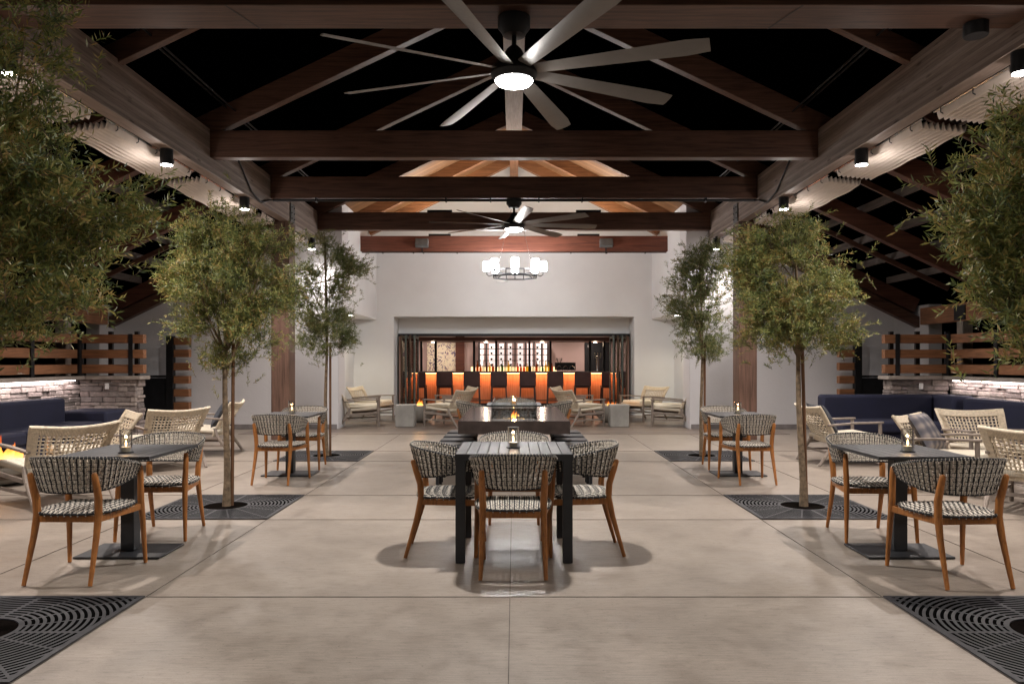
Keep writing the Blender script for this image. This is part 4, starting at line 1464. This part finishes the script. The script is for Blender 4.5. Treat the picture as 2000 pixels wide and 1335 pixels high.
# ------------------------------------------------------------------ bar
BC = thing('bar_counter', "long bar counter with orange lit slatted wood front", 'bar counter', (0, 22.6, 0))
P('counter_top', MB().box(-3.1, 3.1, 0, .7, 1.03, 1.075), M['black'], BC, bevel=.004)
P('front_panel', MB().box(-3.05, 3.05, .28, .4, .1, 1.028), M['barfront'], BC)
P('plinth', MB().box(-3.05, 3.05, .32, .4, .008, .098), M['black'], BC)
P('light_strip', MB().box(-3.0, 3.0, .06, .09, 1.012, 1.028), M['ledwarm'], BC)
P('foot_rail', MB().tube([(-3.0, .08, .2), (3.0, .08, .2)], .02, 8), M['bronze'], BC)
lamp('AREA', 'bar_strip_lamp', (0, .12, .99), 26, (1, .38, .17), 6.0, (R(25), 0, 0), parent=BC, sy=.05)
ORD = ['first', 'second', 'third', 'fourth', 'fifth', 'sixth', 'seventh', 'eighth']
ST = None
for k, px in enumerate((816.5, 869, 922, 974.5, 1030.5, 1084, 1137.5, 1190)):
    x = (px - 1004) * 21.8 / FPX
    lab = f"dark leather bar stool, {ORD[k]} from the left along the glowing bar"
    if ST is None:
        ST = thing('bar_stool', lab, 'bar stool', (x, 21.9, .007), 0, 'dark leather bar stools along the bar')
        P('backrest', MB().box(-.24, .24, -.26, -.21, .655, 1.065), M['leather'], ST, bevel=.015)
        P('seat', MB().box(-.23, .23, -.2, .22, .6, .68), M['leather'], ST, bevel=.02)
        for sx in (-1, 1):
            P('leg', MB().bar((sx * .235, -.27, .0), (sx * .205, -.215, .65), .04, .045, (0, 1, 0)), M['stoolwood'], ST)
            P('leg', MB().bar((sx * .225, .22, .0), (sx * .2, .19, .6), .04, .04, (0, 1, 0)), M['stoolwood'], ST)
        P('footrest', MB().box(-.21, .21, -.25, -.22, .28, .31).box(-.21, .21, .19, .22, .2, .23), M['stoolwood'], ST)
    else:
        dup(ST, (x, 21.9, .007), 0, lab)
# back bar with bottles, wine rack behind
BB = thing('back_bar_shelf', "backlit shelf holding the row of liquor bottles behind the bar", 'shelf', (0, 24.1, 0))
P('shelf', MB().box(-1.45, 1.45, -.2, .2, .96, 1.0), M['black'], BB)
P('lit_panel', MB().box(-1.4, 1.38, .16, .18, 1.01, 1.2), M['backlight_warm'], BB)
cols = {'amber': (.5, .16, .02), 'orange': (.7, .22, .03), 'clear': (.75, .75, .7), 'green': (.1, .22, .06), 'yellow': (.75, .55, .1), 'brown': (.16, .06, .02)}
def bottle_glass(k, v):
    m, N, L, P_ = nm("bottle_" + k)
    P_.inputs['Base Color'].default_value = (*v, 1)
    P_.inputs['Roughness'].default_value = .12
    t = N.new("ShaderNodeBsdfTransparent"); t.inputs[0].default_value = (*[min(1, x * 1.3) for x in v], 1)
    mx = N.new("ShaderNodeMixShader"); mx.inputs[0].default_value = .6
    L.new(P_.outputs[0], mx.inputs[1]); L.new(t.outputs[0], mx.inputs[2])
    L.new(mx.outputs[0], N["Material Output"].inputs[0])
    return m
bm = {k: bottle_glass(k, v) for k, v in cols.items()}
g_ = random.Random(5)
seqn = ['brown', 'amber', 'amber', 'clear', 'brown', 'yellow', 'amber', 'clear', 'clear', 'green', 'clear', 'yellow', 'clear', 'clear', 'orange', 'amber', 'orange', 'yellow', 'brown', 'clear', 'amber', 'clear', 'green', 'yellow', 'yellow', 'amber']
def ordn(n):
    return {1: '1st', 2: '2nd', 3: '3rd', 21: '21st', 22: '22nd', 23: '23rd'}.get(n, f'{n}th')
for k, cn in enumerate(seqn):
    x = -1.28 + k * .1
    h = g_.uniform(.27, .4)
    r = g_.uniform(.036, .046)
    b = thing('liquor_bottle', f"{cn} liquor bottle, {ordn(k + 1)} from the left in the row on the lit shelf", 'bottle', (x, 24.05 + g_.uniform(-.06, .06), 1.001), 0, 'liquor bottles in a row behind the bar')
    P('bottle', MB().lathe([(r * .9, 0), (r, .01), (r, h * .6), (r * .4, h * .75), (r * .36, h * .95), (.004, h * .95)], 10), bm[cn], b)
    P('cap', MB().lathe([(r * .42, h * .951), (r * .42, h * 1.03), (.004, h * 1.03)], 8), M['black'], b)
WR = thing('wine_rack', "tall black wine rack with bright backlit panels on the far wall", 'rack', (0, 25.6, 0))
for px0, px1 in ((938, 944), (955, 968), (975, 984), (992, 1000), (1011, 1022), (1030, 1040), (1048, 1056), (1062, 1068)):
    x0, x1 = ((p - 1004) * 25.8 / FPX for p in (px0, px1))
    P('lit_panel', MB().box(x0, x1, .30, .32, .8, 2.0), M['backlight'], WR)
rk = MB()
for px in (936, 950, 970, 988, 1006, 1026, 1043, 1058, 1070):
    x = (px - 1004) * 25.7 / FPX
    rk.box(x - .02, x + .02, -.12, .28, .0, 2.05)
P('frame', rk, M['black'], WR)
for z in (1.0, 1.2, 1.4, 1.6, 1.8):
    P('shelf', MB().box(-1.2, 1.17, -.14, -.121, z, z + .02).box(-1.2, 1.17, .281, .29, z, z + .02), M['black'], WR)
wb = None
for z in (1.02, 1.22, 1.42, 1.62, 1.82):
    for px in (960, 979, 997, 1016, 1034, 1050):
        x = (px - 1004) * 25.6 / FPX
        if wb is None:
            wb = thing('wine_bottle', "dark wine bottle lying on the backlit wine rack", 'bottle', (x, 25.5, z), 0, 'dark wine bottles lying on the rack')
            P('bottle', MB().tube([(0, -.02, .042), (0, .16, .042), (0, .2, .042), (0, .28, .042)], [.04, .04, .014, .014], 8), M['black'], wb)
        else:
            dup(wb, (x, 25.5, z), 0, wb['label'])
# coffee machine and beer tap
CM = thing('coffee_machine', "black and chrome coffee machine on the right part of the bar", 'coffee machine', ((1104 - 1004) * 23.1 / FPX, 23.15, 1.076))
P('body', MB().box(-.32, .32, -.12, .14, .03, .27), M['black'], CM, bevel=.02)
P('hopper', MB().lathe([(.05, .271), (.09, .36), (.095, .4), (.1, .4), (.1, .41), (.004, .41)], 12, (-.18, 0, 0)), M['glass'], CM)
for sx in (-.2, 0, .2):
    P('spout', MB().tube([(sx - .07, -.15, .03), (sx - .07, -.17, .12), (sx, -.18, .18), (sx + .07, -.17, .12), (sx + .07, -.15, .03)], .013, 6), M['chrome'], CM)
BT = thing('beer_tap', "chrome beer tap column with pale handles at the right end of the bar", 'beer tap', ((1167 - 1004) * 23.0 / FPX, 23.0, 1.076))
P('column', MB().lathe([(.05, 0), (.045, .04), (.04, .42), (.055, .46), (.01, .48)], 14), M['chrome'], BT)
for k in range(3):
    P('handle', MB().tube([(-.08 + .08 * k, -.08, .4), (-.09 + .09 * k, -.1, .56)], [.012, .02], 8), M['wax'], BT)
# bar room light
for x in (-2.6, -.9, .9, 2.6):
    L_ = thing('pendant_spot', f"recessed ceiling spot in the bar room, {'far left' if x < -2 else 'centre left' if x < 0 else 'centre right' if x < 2 else 'far right'}", 'ceiling light', (x, 25.0, 2.595))
    P('lens', MB().lathe([(.02, -.01), (.07, -.01), (.07, 0), (.02, 0)], 12), M['lens'], L_)
    lamp('SPOT', 'spot_lamp', (0, 0, -.03), 90, (1, .84, .76), .08, None, 150, .8, L_)
    L_ = thing('canopy_spot', f"small spot under the bar canopy, {'far left' if x < -2 else 'centre left' if x < 0 else 'centre right' if x < 2 else 'far right'}", 'ceiling light', (x, 24.0, 1.995))
    P('lens', MB().lathe([(.02, -.008), (.05, -.008), (.05, 0), (.02, 0)], 12), M['lens'], L_)
    lamp('POINT', 'spot_lamp', (0, 0, -.08), 8, (1, .75, .5), .05, parent=L_)
    L_ = thing('door_spot', f"recessed ceiling spot above the bar stools, {'far left' if x < -2 else 'centre left' if x < 0 else 'centre right' if x < 2 else 'far right'}", 'ceiling light', (x, 21.2, 2.595))
    P('lens', MB().lathe([(.02, -.01), (.06, -.01), (.06, 0), (.02, 0)], 12), M['lens'], L_)
    lamp('SPOT', 'spot_lamp', (0, 0, -.03), 18, (1, .84, .72), .06, None, 120, .8, L_)
